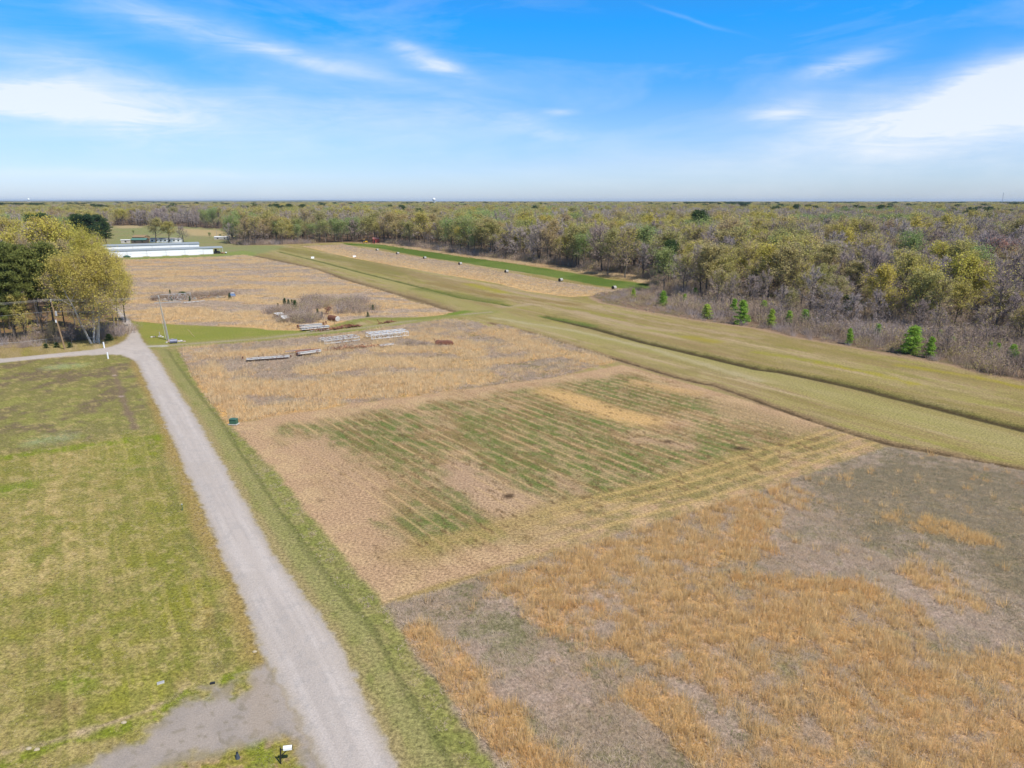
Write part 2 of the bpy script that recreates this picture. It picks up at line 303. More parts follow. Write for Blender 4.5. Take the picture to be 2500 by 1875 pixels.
# ------------------------------------------------------------------ ground
def ground():
    fine = np.radians(np.arange(-46, 46.001, 0.125))
    coarse = np.radians(np.arange(52, 309, 8))
    ang = np.concatenate([fine, coarse, [fine[0] + 2 * PI]])
    r = np.concatenate([np.linspace(.5, 22, 12), np.exp(np.arange(math.log(24), math.log(720), .0062)), np.exp(np.linspace(math.log(725), math.log(34000), 110))])
    NA, NR = len(ang), len(r)
    A, Rr = np.meshgrid(ang, r)
    X = (Rr * np.sin(A)).ravel(); Y = (Rr * np.cos(A)).ravel(); R = Rr.ravel()
    n1 = fbm(X / 6, Y / 6, 1); n2 = fbm(X / 1.6, Y / 1.6, 2, 3); n3 = fbm(X / 25, Y / 25, 3); n4 = fbm(X / .7, Y / .7, 4, 2)
    col = np.zeros((len(X), 3)); Z = np.zeros(len(X)); gravel = np.zeros(len(X)); zone = np.zeros(len(X), int)
    def paint(m, c, k=1.0):
        nonlocal col
        m = np.clip(m * k, 0, 1)[:, None]; col = col * (1 - m) + c * m
    def area(pts, rag=1.0, soft=.4, nz=None):
        s = sdf(X, Y, pts); w = (n2 - .5) * 2 * rag if nz is None else nz
        return sstep(-soft, soft, s + w), s
    def stroke(pts, w, soft=.5, rag=.6):
        d = segd(X, Y, pts) + (n2 - .5) * 2 * rag
        return 1 - sstep(w - soft, w + soft, d)
    # default: mown airfield turf, streaked along the strip
    a = np.array(G(*R2(300, 510))); b = np.array(G(*R4(800, 1599))); dd = (b - a) / np.linalg.norm(b - a)
    U = X * dd[0] + Y * dd[1]; V = -X * dd[1] + Y * dd[0]
    st1 = fbm(U / 45, V / 2.6, 11); st2 = fbm(U / 18, V / .9, 12, 3); st3 = fbm(U / 80, V / 9, 13)
    col[:] = c3(172, 160, 100)
    paint(sstep(.5, .66, st1), c3(190, 172, 128))
    paint(sstep(.5, .64, st3), c3(156, 142, 84), .8)
    paint(sstep(.55, .7, st2), c3(162, 138, 100), .6)
    paint(sstep(.58, .7, fbm(U / 30, V / 4, 15)), c3(158, 158, 70), .5)
    # wide bands of the strip
    lb = LG(R2, (180, 478), (800, 640), (1400, 810), (1900, 970)) + LG(R3, (300, 1080), (900, 1210), (1500, 1330), (2212, 1500)) + [G(*RD(2300, 985))]
    paint(sstep(.52, .64, fbm(U / 9, V / 2.5, 16)), c3(178, 160, 116), .55); paint(sstep(.56, .66, fbm(U / 7, V / 2, 17)), c3(146, 136, 80), .5)
    paint(stroke(lb, 4.5, 3, 1.5), c3(172, 166, 102), .7)
    paint(stroke(LG(R3, (0, 1040), (700, 1150), (1300, 1290), (2212, 1560)), 1.2, 1.2, 1), c3(192, 182, 138), .7)
    paint(stroke(LG(R3, (770, 940), (1400, 1080), (2212, 1215)), 1.0, 1.6, 2.4), c3(190, 170, 136), .7)
    paint(stroke(LG(R3, (700, 985), (1200, 1110), (1500, 1150)), 1.5, 1.2, 1.5), c3(188, 168, 132), .7)
    paint(stroke(LG(R3, (0, 790), (560, 890)), 2.2, 2, 1.5), c3(185, 165, 130), .8)
    paint(stroke(LG(R3, (120, 950), (300, 930)), 2.0, 2, 1.5), c3(190, 172, 140), .6)
    paint(stroke(LG(R2, (1000, 600), (1700, 760), (2100, 830)), 5, 5, 2), c3(160, 140, 96), .7)
    paint(stroke(LG(R2, (300, 480), (1000, 610), (1300, 700)), 7, 6, 2), c3(138, 134, 70), .7)
    paint(stroke(LG(R2, (1930, 790), (2206, 860)), 3, 3, 2), c3(172, 165, 62), .8)
    paint(stroke(LG(R3, (1650, 1200), (1850, 1240)), 2, 2, 1), c3(170, 160, 55), .7)
    paint(stroke(LG(R4, (480, 1415), (900, 1490), (1300, 1590)), .9, 1.4, 1.8), c3(176, 166, 52), .7)
    paint(stroke(LG(R4, (1200, 1440), (1800, 1530), (2212, 1620)), 1.0, 1.4, 1.0), c3(170, 162, 50), .7)
    paint(stroke(LG(R4, (0, 1330), (600, 1420)), 1.4, 1.4, 1.4), c3(162, 160, 62), .7)
    for k, w, cc, s_ in ((LG(R3, (0, 850), (700, 930)), 3, (150, 125, 75), .6), (LG(R2, (1600, 780), (2206, 900)), 3, (150, 128, 78), .6)):
        paint(stroke(k, w, 3, 2), c3(*cc), s_)
    col *= np.array([.95, .90, .93])
    # long ditches in the strip
    dit1 = LG(R2, (280, 508), (700, 610), (1000, 690), (1600, 838), (1850, 905), (2206, 960), ) + LG(R3, (150, 940),)
    w = stroke(dit1, 1.0, .8, .6); paint(w, c3(92, 100, 48), .95)
    paint(stroke(LG(R2, (1500, 830), (1900, 900), (2150, 940)), 3.5, 3, 1), c3(110, 118, 52), .7)
    dit2 = LG(R3, (440, 1025), (850, 1120), (1240, 1228), (1700, 1335), (2212, 1455)) + LG(R4, (200, 1480), (400, 1520), (800, 1605)) + [G(*RD(2212, 925)), G(*RD(2700, 1020)), G(*RD(3300, 1140))]
    w = stroke(dit2, 1.9, 1.2, .8); paint(w, c3(112, 110, 58), .85)
    w2 = stroke(dit2, 1.1, .8, .6); paint(w2, c3(82, 68, 44), .95)
    Z -= .5 * (1 - sstep(.2, 3.4, segd(X, Y, dit2))); Z -= .4 * (1 - sstep(.2, 1.8, segd(X, Y, dit1)))
    paint(stroke(LG(R3, (400, 1022), (600, 1050), (860, 1105)), 1.1, 1.0, .8), c3(108, 126, 56), .7)
    # ditch along the fields
    edge = LG(R3, (0, 1085), (300, 1160), (640, 1262), (1000, 1372), (1240, 1442), (1500, 1522), (1700, 1572), (1860, 1600)) + [G(*RD(1780, 918)), G(*RD(1920, 958)), G(*RD(2212, 1012)), G(*RD(2700, 1105)), G(*RD(3400, 1245))]
    paint(stroke(edge, 1.5, 1.0, .8), c3(150, 125, 92), .95)
    w = stroke(edge, .45, .4, .5); paint(w, c3(80, 64, 44), .85)
    Z -= .2 * (1 - sstep(.1, 1.5, segd(X, Y, edge)))
    e4 = LG(R2, (-300, 500), (0, 530), (250, 580), (600, 660), (850, 745), (1250, 865), (1500, 930), (1700, 1000), (1780, 1028))
    paint(stroke(e4, 3.2, 1.6, 1.6), c3(150, 128, 92), .9)
    paint(stroke(e4, 1.2, .8, 1.6), c3(98, 78, 56), .55)
    # crossing worn ground
    paint(stroke(LG(R2, (1500, 1110), (1800, 1060), (2206, 1010)), 3, 3, 1.5), c3(160, 150, 92), .8)
    # lawn left of the road, verge, triangle lawn
    LAWN = LG(R1, (-3000, 1480), (1060, 1260), (1330, 1400)) + roadR[4:] + [G(*RD(400, 2400)), (-400, 10), (-500, 120)]
    LAWN = [G(*R1(-3500, 1520)), G(*R1(0, 1466)), G(*R1(900, 1394)), G(*R1(1050, 1400))] + roadL + [(-12, 10), (-500, 10)]
    m, s = area(LAWN, .3, .5)
    lw = fbm(X / 9, Y / 9, 21); lw2 = fbm(X / 3, Y / 3, 22)
    lc = c3(156, 144, 78) * np.ones((len(X), 1))
    def blend(c0, mm, c1, k=1.0):
        mm = np.clip(mm * k, 0, 1)[:, None]; return c0 * (1 - mm) + c1 * mm
    lc = blend(lc, sstep(.5, .62, lw), c3(146, 142, 58), .8)
    lc = blend(lc, sstep(.5, .62, fbm(X / 4.5, Y / 4.5, 26)), c3(170, 152, 96), .7)
    lc = blend(lc, sstep(.52, .68, lw2), c3(172, 152, 100), .7)
    lc = blend(lc, sstep(.56, .66, fbm(X / 2.2, Y / 2.2, 23)), c3(134, 136, 60), .5)
    up = sstep(-3, 3, sdf(X, Y, [G(*RD(-600, 700)), G(*RD(330, 770)), G(*RD(345, 925)), G(*RD(0, 985)), G(*RD(-900, 1060))]) + (lw2 - .5) * 8)
    lc = blend(lc, up, c3(142, 134, 82), 1)
    lc = blend(lc, up * sstep(.46, .6, fbm(X / 5 + 3, Y / 9, 24)), c3(128, 110, 88), .85)
    lc = blend(lc, up * sstep(.55, .65, fbm(X / 3, Y / 3, 25)), c3(160, 158, 84), .6)
    for pts, w_ in ((LG(R5, (430, 145), (575, 135)), 2.5), (LG(R5, (340, 705), (450, 690)), 2.0)):
        lc = blend(lc, stroke(pts, w_, 2, 1.5), c3(165, 172, 120), .8)
    tanp = LG(R5, (60, 900), (250, 830), (640, 770), (700, 800), (740, 1000), (800, 1150), (640, 1300), (620, 1480), (700, 1640), (500, 1800), (-300, 1900), (-200, 1640), (100, 1500), (200, 1330), (100, 1200), (330, 1080), (380, 960))
    tm = sstep(-2.2, 2.2, sdf(X, Y, tanp) + (lw2 - .5) * 7)
    lc = blend(lc, tm, c3(178, 156, 98), .85)
    lc = blend(lc, tm * sstep(.5, .62, fbm(X / 1.1, Y / 1.1, 27, 3)), c3(206, 180, 124), .8)
    lc = blend(lc, tm * sstep(.6, .7, fbm(X / 2.4, Y / 2.4, 28, 3)), c3(140, 140, 62), .8)
    for pts, w_, cc, k_ in ((LG(R5, (-300, 880), (0, 850), (300, 800), (650, 762), (1000, 705), (1220, 690)), 1.3, (132, 146, 36), .85),
                        (LG(R5, (-100, 1120), (200, 1070)), 2.0, (124, 142, 40), .8), (LG(R5, (900, 940), (1180, 925)), .5, (108, 128, 40), .8),
                        (LG(R5, (960, 720), (1150, 780), (1000, 880)), 2.2, (140, 148, 36), .6),
                        (LG(R5, (1200, 1200), (1350, 1400)), 2.0, (146, 144, 52), .5), (LG(R6, (1300, 330), (1500, 200), (1480, 480)), 1.6, (150, 146, 48), .5),
                        (LG(R6, (500, 930), (650, 950)), 1.0, (128, 144, 36), .7), (LG(R6, (900, 1000), (1150, 980)), 1.6, (158, 156, 60), .6),
                        (LG(R6, (0, 1560), (500, 1370), (900, 1290), (1200, 1180), (1400, 1010), (1640, 920), (1900, 830), (1990, 730)), .55, (132, 142, 42), .9),
                        (LG(R6, (0, 1470), (400, 1380), (800, 1250), (1100, 1150), (1340, 1040), (1450, 930)), .22, (190, 166, 132), .9),
                        (LG(R6, (600, 1310), (700, 1290)), .5, (196, 172, 138), .8), (LG(R6, (340, 1070), (480, 1130)), 1.0, (142, 116, 82), .6),
                        (LG(R6, (1580, 380), (1640, 480)), .9, (164, 128, 78), .5)):
        lc = blend(lc, stroke(pts, w_, w_ * .6, w_ * .5), c3(*cc), k_)
    # faint mowing bands across the lawn
    ra_, rb_ = np.array(roadL[11]), np.array(roadL[3]); rd_ = (rb_ - ra_) / np.linalg.norm(rb_ - ra_); CX = -X * rd_[1] + Y * rd_[0]; AX = X * rd_[0] + Y * rd_[1]
    lc = blend(lc, sstep(.52, .66, fbm(CX / .5, AX / 16, 95, 2)) * (1 - up), c3(186, 168, 104), .45)
    lc = blend(lc, sstep(.54, .68, fbm(CX / .6, AX / 14, 96, 2)) * (1 - up), c3(130, 130, 56), .45)
    lc = blend(lc, sstep(.2, 1, np.sin(CX * 2 * PI / 2.4 + (lw2 - .5) * 1.5)) * (1 - up), c3(140, 138, 66), .25)
    lc = blend(lc, sstep(.55, .68, fbm(X / .8, Y / .8, 97, 3)), c3(128, 128, 60), .5)
    lc = blend(lc, sstep(.6, .7, fbm(X / .9 + 7, Y / .9, 98, 3)), c3(188, 168, 112), .6)
    lc = blend(lc, stroke(LG(R5, (870, 160), (930, 330), (960, 430), (1010, 540), (1040, 620)), .5, .4, .5), c3(138, 116, 98), .8)
    for p in ((870, 160), (880, 190), (885, 210), (938, 372), (965, 435)):
        lc = blend(lc, stroke([G(*R5(*p))], .35, .2, .2), c3(200, 178, 165), .8)
    # road shoulder
    dR = segd(X, Y, roadL)
    lc = blend(lc, 1 - sstep(.6, 2.2, dR + (n1 - .5) * 1.6), c3(168, 142, 88), .85)
    lc = blend(lc, (1 - sstep(.4, 1.6, np.abs(dR - 3.0) + (n1 - .5))) * sstep(.45, .7, n2), c3(126, 120, 72), .5)
    lc = lc * np.array([.98, .985, .96])
    col = col * (1 - m[:, None]) + lc * m[:, None]
    # south of the driveway
    m = sstep(-.3, .3, sdf(X, Y, LG(R6, (1100, 1800), (1230, 1590), (1500, 1500), (1700, 1485), (1850, 1420), (1960, 1385), (2120, 1360), (2240, 1420), (2330, 1580), (2400, 1800))) + (n2 - .5) * .8)
    paint(m, c3(150, 142, 66)); paint(m * sstep(.5, .6, n4), c3(182, 152, 112), .8); paint(m * sstep(.5, .62, n2), c3(128, 140, 44), .7)
    # grass verge right of the road
    VER = roadR + [G(*RD(1110, 1800)), G(*RD(1075, 1659)), G(*RD(950, 1480)), G(*RD(835, 1310)), G(*RD(700, 1150)), G(*RD(590, 1010)), G(*RD(500, 915))] + [G(*R1(1700, 1640)), G(*R1(1620, 1500)), G(*R1(1540, 1345)), G(*R1(1300, 1350))]
    s = sdf(X, Y, VER); m = sstep(-.8, .2, s + (n2 - .5) * .8)
    vc = c3(150, 146, 86) * np.ones((len(X), 1))
    vc = blend(vc, sstep(.48, .6, fbm(X / 2, Y / 5, 31)), c3(160, 150, 96), .7)
    vc = blend(vc, sstep(.5, .62, fbm(X / 1.2, Y / 2, 32)), c3(132, 134, 72), .6)
    dr2 = segd(X, Y, roadR)
    vc = blend(vc, 1 - sstep(.3, 1.5, dr2 + (n1 - .5) * 1.5), c3(172, 152, 108), .8)
    vc = blend(vc, (1 - sstep(.5, 1.6, np.abs(dr2 - 4.2) + (n1 - .5) * 5)) * sstep(.38, .6, n3 + (n2 - .5) * .5), c3(134, 138, 68), .55)
    vc = blend(vc, sstep(.5, .62, n2), c3(166, 150, 104), .5)
    vc = blend(vc, 1 - sstep(.2, .5, np.abs(dr2 - 3.0) + (n1 - .5) * .8), c3(110, 112, 64), .6)
    vc = blend(vc, 1 - sstep(.3, 1.0, np.abs(dr2 - 2.0) + (n1 - .5) * 1.4), c3(158, 152, 98), .6)
    col = col * (1 - m[:, None]) + vc * m[:, None]
    # triangle lawn
    TRI = LG(R1, (1130, 1110), (1500, 1140), (2206, 1170)) + LG(R2, (430, 1190), (700, 1178)) + LG(R2, (500, 1215), (0, 1245)) + LG(R1, (1700, 1290), (1290, 1310), (1215, 1230))
    m, s = area(TRI, .6, .8)
    paint(m, c3(142, 146, 66)); paint(m * sstep(.5, .65, n1), c3(152, 150, 74), .7); paint(m * sstep(.4, .8, fbm(X / 14, Y / 14, 41)), c3(158, 146, 76), .6)
    # mown strip with the old track
    trk = LG(R1, (1290, 1325), (1440, 1318), (1700, 1300), (2206, 1262)) + LG(R2, (500, 1215), (1000, 1165), (1400, 1110), (1750, 1062), (2100, 1030))
    paint(stroke(trk, 3.4, 1.5, 1), c3(152, 148, 84), .9)
    paint(stroke(trk, 1.0, .7, .6), c3(172, 158, 128), .9)
    paint(stroke(LG(R2, (500, 1232), (800, 1205), (1000, 1185)), .8, .7, .5), c3(128, 142, 56), .8)
    paint(stroke(LG(R2, (850, 1140), (1000, 1090), (1500, 1090), (1800, 1050)), 2.2, 1.5, 1), c3(132, 138, 62), .8)
    paint(stroke(LG(R2, (1780, 1045), (1890, 1025)), 2.0, 1.0, .8), c3(112, 138, 42), .8)
    paint(stroke(LG(R1, (1290, 1325), (1430, 1320)), .8, .3, .3), c3(196, 190, 178), .9)
    # lawn and field around the hangars and the far open land
    OPEN = [G(*p) for p in ((272, 551), (420, 552), (560, 560), (575, 598), (700, 600), (640, 618), (540, 628), (300, 634), (250, 628), (258, 592))]
    s = sdf(X, Y, OPEN); m = sstep(-6, 6, s + (n3 - .5) * 8)
    paint(m, c3(146, 148, 96)); paint(m * sstep(.45, .6, fbm(X / 30, Y / 30, 42)), c3(156, 146, 104), .7)
    paint(sstep(-8, 8, sdf(X, Y, [G(*p) for p in LP(R1, (1520, 308), (1960, 330), (1950, 385), (1640, 368))])), c3(190, 168, 122))
    paint(sstep(-8, 8, sdf(X, Y, [G(*p) for p in LP(R1, (1000, 283), (1230, 285), (1220, 305), (1000, 308))])), c3(185, 165, 122))
    paint(sstep(-3, 3, sdf(X, Y, [G(*p) for p in LP(R1, (1100, 560), (1850, 532), (2100, 500), (2206, 520), (2206, 545), (1400, 575), (1100, 582))])), c3(140, 150, 80))
    # mown brown-green field F2
    m2, s2 = area(F2, .5, .5)
    q0 = np.array(G(*R7(1000, 1110))); q1 = np.array(G(*R7(1700, 1530))); q = (q1 - q0) / np.linalg.norm(q1 - q0)
    A1 = X * q[0] + Y * q[1]; B1 = -X * q[1] + Y * q[0]
    B1w = B1 + (fbm(A1 / 14, B1 / 8, 51) - .5) * .25
    per = 1.9; ph = (B1w / per) % 1.0
    row = np.exp(-((ph - .5) / .10) ** 2); row2 = np.exp(-((((B1w / per) + .5) % 1.0 - .5) / .18) ** 2)
    fc = c3(194, 160, 124) * np.ones((len(X), 1))
    fc = blend(fc, sstep(.4, .65, fbm(X / 2.5, Y / 2.5, 52)), c3(204, 172, 130), .8)
    inner = sstep(2, 9, s2 + (n1 - .5) * 6)
    gp = sstep(.26, .56, fbm(X / 11, Y / 11, 53) * .75 + fbm(A1 / 14, B1 / 1.6, 54) * .25 + .07)
    core = sstep(-6, 6, sdf(X, Y, LG(RD, (640, 920), (900, 860), (1400, 800), (1700, 930), (1860, 975), (1560, 1050), (1250, 1110), (1060, 1220), (880, 1240), (800, 1110))) + (n1 - .5) * 14)
    gm = gp * core * inner
    gtex = sstep(.40, .60, fbm(A1 / 1.8, B1 / .8, 55, 3))
    fc = blend(fc, gm * (.55 + .45 * gtex), c3(118, 121, 68), .95)
    fc = blend(fc, gm * sstep(.48, .68, fbm(X / 1.6, Y / 1.6, 56)), c3(104, 122, 56), .7)
    fc = blend(fc, sstep(.5, .62, fbm(A1 / 7, B1 / .8, 57)) * core, c3(150, 118, 80), .55)
    for pts, w_, cc, k_ in ((LG(RD, (1180, 845), (1300, 890), (1400, 910)), 2.6, (208, 170, 112), .85), (LG(RD, (1000, 1040), (1150, 1100), (1250, 1130)), 3.5, (186, 154, 122), .8),
                        (LG(RD, (1380, 950), (1490, 965)), 1.6, (190, 158, 126), .8), (LG(RD, (1370, 830), (1500, 850)), 2, (196, 160, 108), .6),
                        (LG(RD, (1570, 880), (1800, 950)), 3.5, (172, 146, 108), .8), (LG(RD, (1050, 1085), (1110, 1080)), 1.2, (186, 160, 130), .5),
                        (LG(RD, (830, 1080), (800, 1000)), 4, (178, 146, 108), .6)):
        fc = blend(fc, stroke(pts, w_, w_ * .8, 1.2), c3(*cc), k_)
    fc = blend(fc, row * inner * sstep(.3, .5, fbm(A1 / 9, B1 / 3, 58)), c3(206, 172, 126), .6)
    fc = blend(fc, row2 * inner * core * sstep(.45, .6, fbm(A1 / 6, B1 / 3, 59)), c3(128, 112, 66), .2)
    RM = region(600, 880, 2.011)
    for pts, w_, cc, k_ in ((LG(RM, (330, 420), (560, 620), (520, 760)), 3.2, (192, 158, 124), .85), (LG(RM, (620, 860), (750, 1000)), 2.6, (190, 156, 122), .8), (LG(RM, (1050, 520), (1180, 690)), 2.2, (188, 156, 126), .85), (LG(RM, (1250, 690), (1420, 800), (1600, 740)), 3.2, (192, 160, 126), .85),
                        (LG(RM, (1500, 560), (1640, 650)), 1.3, (186, 154, 122), .7), (LG(RM, (1560, 170), (1900, 290)), 2.6, (216, 176, 118), .85), (LG(RM, (1900, 100), (2150, 150)), 1.2, (208, 170, 118), .7)):
        fc = blend(fc, stroke(pts, w_, w_ * .7, w_ * .6), c3(*cc), k_)
    for pts, w_ in ((LG(RM, (860, 780), (1000, 860)), 2.6), (LG(RM, (1000, 640), (1130, 790)), 1.6), (LG(RM, (1150, 350), (1450, 570)), 2.2), (LG(RM, (400, 350), (460, 400)), 2.0), (LG(RM, (640, 780), (670, 810)), .9), (LG(RM, (1050, 260), (1200, 420)), 2.0), (LG(RM, (600, 400), (760, 520)), 2.0)):
        fc = blend(fc, stroke(pts, w_, w_ * .7, w_ * .7) * sstep(.35, .6, n4 * .5 + n2 * .5), c3(104, 118, 56), .5)
    fc = blend(fc, row * inner * sstep(.45, .6, fbm(A1 / 12, B1 / 2.5, 64)), c3(210, 176, 126), .55)
    # windrows along the lower edge
    lowe = LG(RD, (835, 1310), (950, 1275), (1250, 1180), (1600, 1075), (1920, 965))
    dl = segd(X, Y, lowe)
    band = 1 - sstep(9, 12, dl + (n1 - .5) * 3)
    lowt = sstep(-5, 10, X - G(*RD(1150, 1200))[0])
    fc = blend(fc, band * inner, c3(178, 152, 96), .7)
    fc = blend(fc, band * lowt * sstep(.35, .65, fbm(X / 3, Y / 3, 60) * .6 + n4 * .4), c3(134, 126, 72), .7)
    for dd0 in (2.2, 4.6, 7.0, 9.2):
        fc = blend(fc, np.exp(-((dl + (n1 - .5) * .9 - dd0) / .35) ** 2) * lowt, c3(204, 172, 112), .8)
    fc = blend(fc, band * lowt * sstep(.62, .78, fbm(A1 / 2, B1 / .8, 63, 3)) * sstep(3, 5, dl), c3(116, 90, 60), .7)
    fc = blend(fc, sstep(.64, .74, fbm(A1 / 1.4, B1 / .5, 61)) * core, c3(112, 88, 58), .7)
    fc = blend(fc, (1 - sstep(.6, 1.4, dl + (n2 - .5))) * (1 - lowt), c3(158, 138, 78), .7)
    for p, w_ in (((1100, 1072), .5), ((1600, 968), 1.2), ((1440, 955), .6), ((690, 1083), .15)):
        fc = blend(fc, stroke([G(*RD(*p))], w_, .5, .8), c3(70, 52, 36), .9)
    col = col * (1 - m2[:, None]) + fc * m2[:, None]
    # dry grass fields: matted dead stalks between the tufts
    for pts, cA, cB, cD in ((F1, (178, 156, 140), (152, 134, 110), (130, 128, 86)), (F3, (182, 152, 126), (164, 138, 114), (136, 124, 86)), (F4, (196, 170, 146), (182, 158, 140), (160, 150, 126)), (F5, (200, 168, 128), (180, 152, 124), (160, 146, 100))):
        m, s = area(pts, .5, .5)
        paint(m, c3(*cA)); paint(m * sstep(.42, .6, fbm(X / 8, Y / 8, 71)), c3(*cB), .8)
        paint(m * sstep(.55, .68, fbm(X / 3.5, Y / 3.5, 72)), c3(*cD), .6)
        paint(m * sstep(.5, .62, n4), c3(*cD) * .7, .35)
        if pts is F1:
            gg = np.zeros(len(X))
            for pp, w in GOLD1: gg = np.maximum(gg, 1 - sstep(w * .4, w * 1.25, segd(X, Y, pp)))
            gk = np.clip(gg * .9 + (fbm(X / 3.5, Y / 3.5, 301) - .5) * 2.4 + (fbm(X / 1.3, Y / 1.3, 302) - .5) * 1.6, 0, 1) * np.clip(gg * 2.2, 0, 1)
            paint(m * gk, c3(214, 164, 98), .65)
        if pts is F3:
            gg = np.zeros(len(X))
            for pp, w in GOLD3: gg = np.maximum(gg, 1 - sstep(w * .5, w, segd(X, Y, pp)))
            gk = np.clip(gg * 1.1 + (fbm(X / 7, Y / 7, 311) - .5) * 2.0, 0, 1)
            paint(m * gk, c3(220, 174, 110), .95)
        if pts is F4:
            paint(m * np.clip((fbm(X / 22, Y / 9, 321) - .49) * 7 + .5, 0, 1), c3(218, 176, 118), .9)
        if pts is F5:
            lw5 = segd(X, Y, LG(R2, (560, 480), (900, 560), (1400, 650), (2206, 790)) + LG(R3, (300, 822), (650, 866)))
            paint(m * np.clip(1.2 - lw5 / 22, 0, 1), c3(226, 184, 124), .95)
    m = sstep(-6, 6, sdf(X, Y, LG(RD, (1700, 1040), (1920, 970), (2212, 1020), (2600, 1100), (2500, 1500), (2212, 1330), (2050, 1200), (1830, 1150))) + (n1 - .5) * 10)
    paint(m * sstep(0, 1, sdf(X, Y, F1)), c3(146, 130, 102), .8)
    # green strip and pale band beside the wood
    m = sstep(-1.2, 1.2, sdf(X, Y, GS) + (n1 - .5) * 3)
    pb = LG(R2, (1180, 442), (1500, 488), (1900, 545), (2206, 585)) + LG(R3, (430, 608), (900, 672), (1230, 715), (1330, 745))
    paint(stroke(pb, 5, 3, 2), c3(196, 166, 126))
    paint(m, c3(96, 116, 46)); paint(m * sstep(.5, .65, fbm(X / 20, Y / 20, 74)), c3(122, 136, 66), .6)
    # forest floor and scrub floor
    PX, PY = P(X, np.maximum(Y, 5.0))
    front = (Y > 20)
    wm = (inpoly(PX, PY, WOOD) | inpoly(PX, PY, LWOOD)) & front
    wm |= (Y <= 20) & (R > 160)
    wm |= (R > 900) & (np.abs(np.arctan2(X, Y)) > .7)
    wm &= sdf(X, Y, OPEN) < -4
    wmf = wm.astype(float)
    paint(wmf, c3(112, 92, 76)); paint(wmf * sstep(.45, .6, n1), c3(128, 106, 84), .7)
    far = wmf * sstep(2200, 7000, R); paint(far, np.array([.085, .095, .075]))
    bm = inpoly(PX, PY, BRUSH) & front
    bm2 = bm.astype(float); paint(bm2, c3(142, 118, 98)); paint(bm2 * sstep(.45, .6, n1), c3(122, 112, 78), .7)
    be = LG(R3, (820, 862), (900, 914), (1300, 994), (1700, 1062), (2212, 1132)) + LG(R4, (300, 1203), (700, 1272), (1100, 1348), (1500, 1414), (1800, 1484), (2212, 1566), (3400, 1800))
    paint(stroke(be, 1.1, .9, .9), c3(176, 148, 120), .8)
    # clearings seen between the far woods
    for pl in (LP(R3, (1420, 338), (2212, 360), (2212, 385), (1420, 372)), LP(R4, (0, 368), (180, 372), (180, 388), (0, 392)), LP(R3, (560, 374), (860, 380), (860, 390), (560, 384)), LP(R3, (640, 268), (1000, 266), (1000, 284), (640, 280)), LP(R1, (120, 290), (240, 290), (240, 312), (120, 312))):
        k = inpoly(PX, PY, pl) & front
        paint(k.astype(float), c3(190, 160, 132)); wm &= ~k
    # leaf litter under the left group of trees
    LY = LG(R1, (-800, 1330), (0, 1300), (500, 1250), (900, 1230), (1080, 1200), (1060, 1100), (900, 1000), (-800, 1000))
    m = sstep(-3, 3, sdf(X, Y, LY) + (n1 - .5) * 7); paint(m, c3(150, 118, 84)); paint(m * sstep(.5, .6, n2), c3(120, 118, 60), .6)
    # roads last
    mr, sr = area(ROAD, .22, .34, (n4 - .5) * .7 + (n1 - .5) * .35)
    rc = c3(204, 192, 183) * np.ones((len(X), 1))
    rc = blend(rc, sstep(.4, .6, n1), c3(210, 198, 189), .6)
    cen = [((a_[0] + b_[0]) / 2, (a_[1] + b_[1]) / 2) for a_, b_ in ((G(*R5(1095, 60)), G(*R5(1120, 60))), (roadL[4], roadR[5]), (roadL[6], roadR[7]), (roadL[9], roadR[10]), (roadL[12], roadR[14]), (roadL[-1], roadR[-1]))]
    dc = segd(X, Y, cen); halfw = 2.9
    tr = np.exp(-((dc - 1.25 + (n3 - .5) * .6) / .45) ** 2)
    rc = blend(rc, tr, c3(216, 205, 197), .5)
    rc = blend(rc, np.exp(-((dc + (n1 - .5) * .4) / .3) ** 2) * sstep(.4, .6, n1), c3(190, 180, 172), .4)
    rc = blend(rc, (1 - sstep(.2, 1.0, sr)), c3(188, 174, 158), .6)
    rc = blend(rc, sstep(.45, .65, fbm(dc / .28, Y / 9, 91, 3)), c3(190, 179, 171), .5); rc = blend(rc, sstep(.55, .7, n1), c3(196, 184, 174), .5); rc = blend(rc, sstep(.62, .7, n4), c3(176, 170, 166), .3)
    col = col * (1 - mr[:, None]) + rc * mr[:, None]; gravel = np.maximum(gravel, mr)
    md, sd_ = area(DRIVE, .55, .75, (n4 - .5) * 2.2 + (n2 - .5) * 1.2)
    gc = c3(176, 164, 153) * np.ones((len(X), 1))
    gc = blend(gc, sstep(.4, .6, n1), c3(184, 170, 158), .6); gc = blend(gc, sstep(.5, .7, n2), c3(162, 152, 144), .4)
    gc = blend(gc, (1 - sstep(.1, 1.2, sd_)) * sstep(.45, .55, n4), c3(158, 144, 108), .7)
    gc = blend(gc, sstep(.6, .75, fbm(X / .45, Y / .45, 81, 2)), c3(140, 130, 108), .5)
    gc = blend(gc, stroke(LG(R6, (1950, 950), (2050, 1350)), .8, .8, .9), c3(178, 160, 140), .4)
    k = md * (1 - mr); col = col * (1 - k[:, None]) + gc * k[:, None]; gravel = np.maximum(gravel, md)
    # concrete aprons in front of the hangar doors are objects; drainage etc. done
    Z += .10 * sstep(-.5, 1.6, sr) - .10 * (1 - sstep(.1, 1.6, np.abs(dr2 - 4.3)))
    Z += (fbm(X / 40, Y / 40, 90) - .5) * .25 * sstep(150, 300, R) * 0
    # zones -> objects
    zone[:] = 0
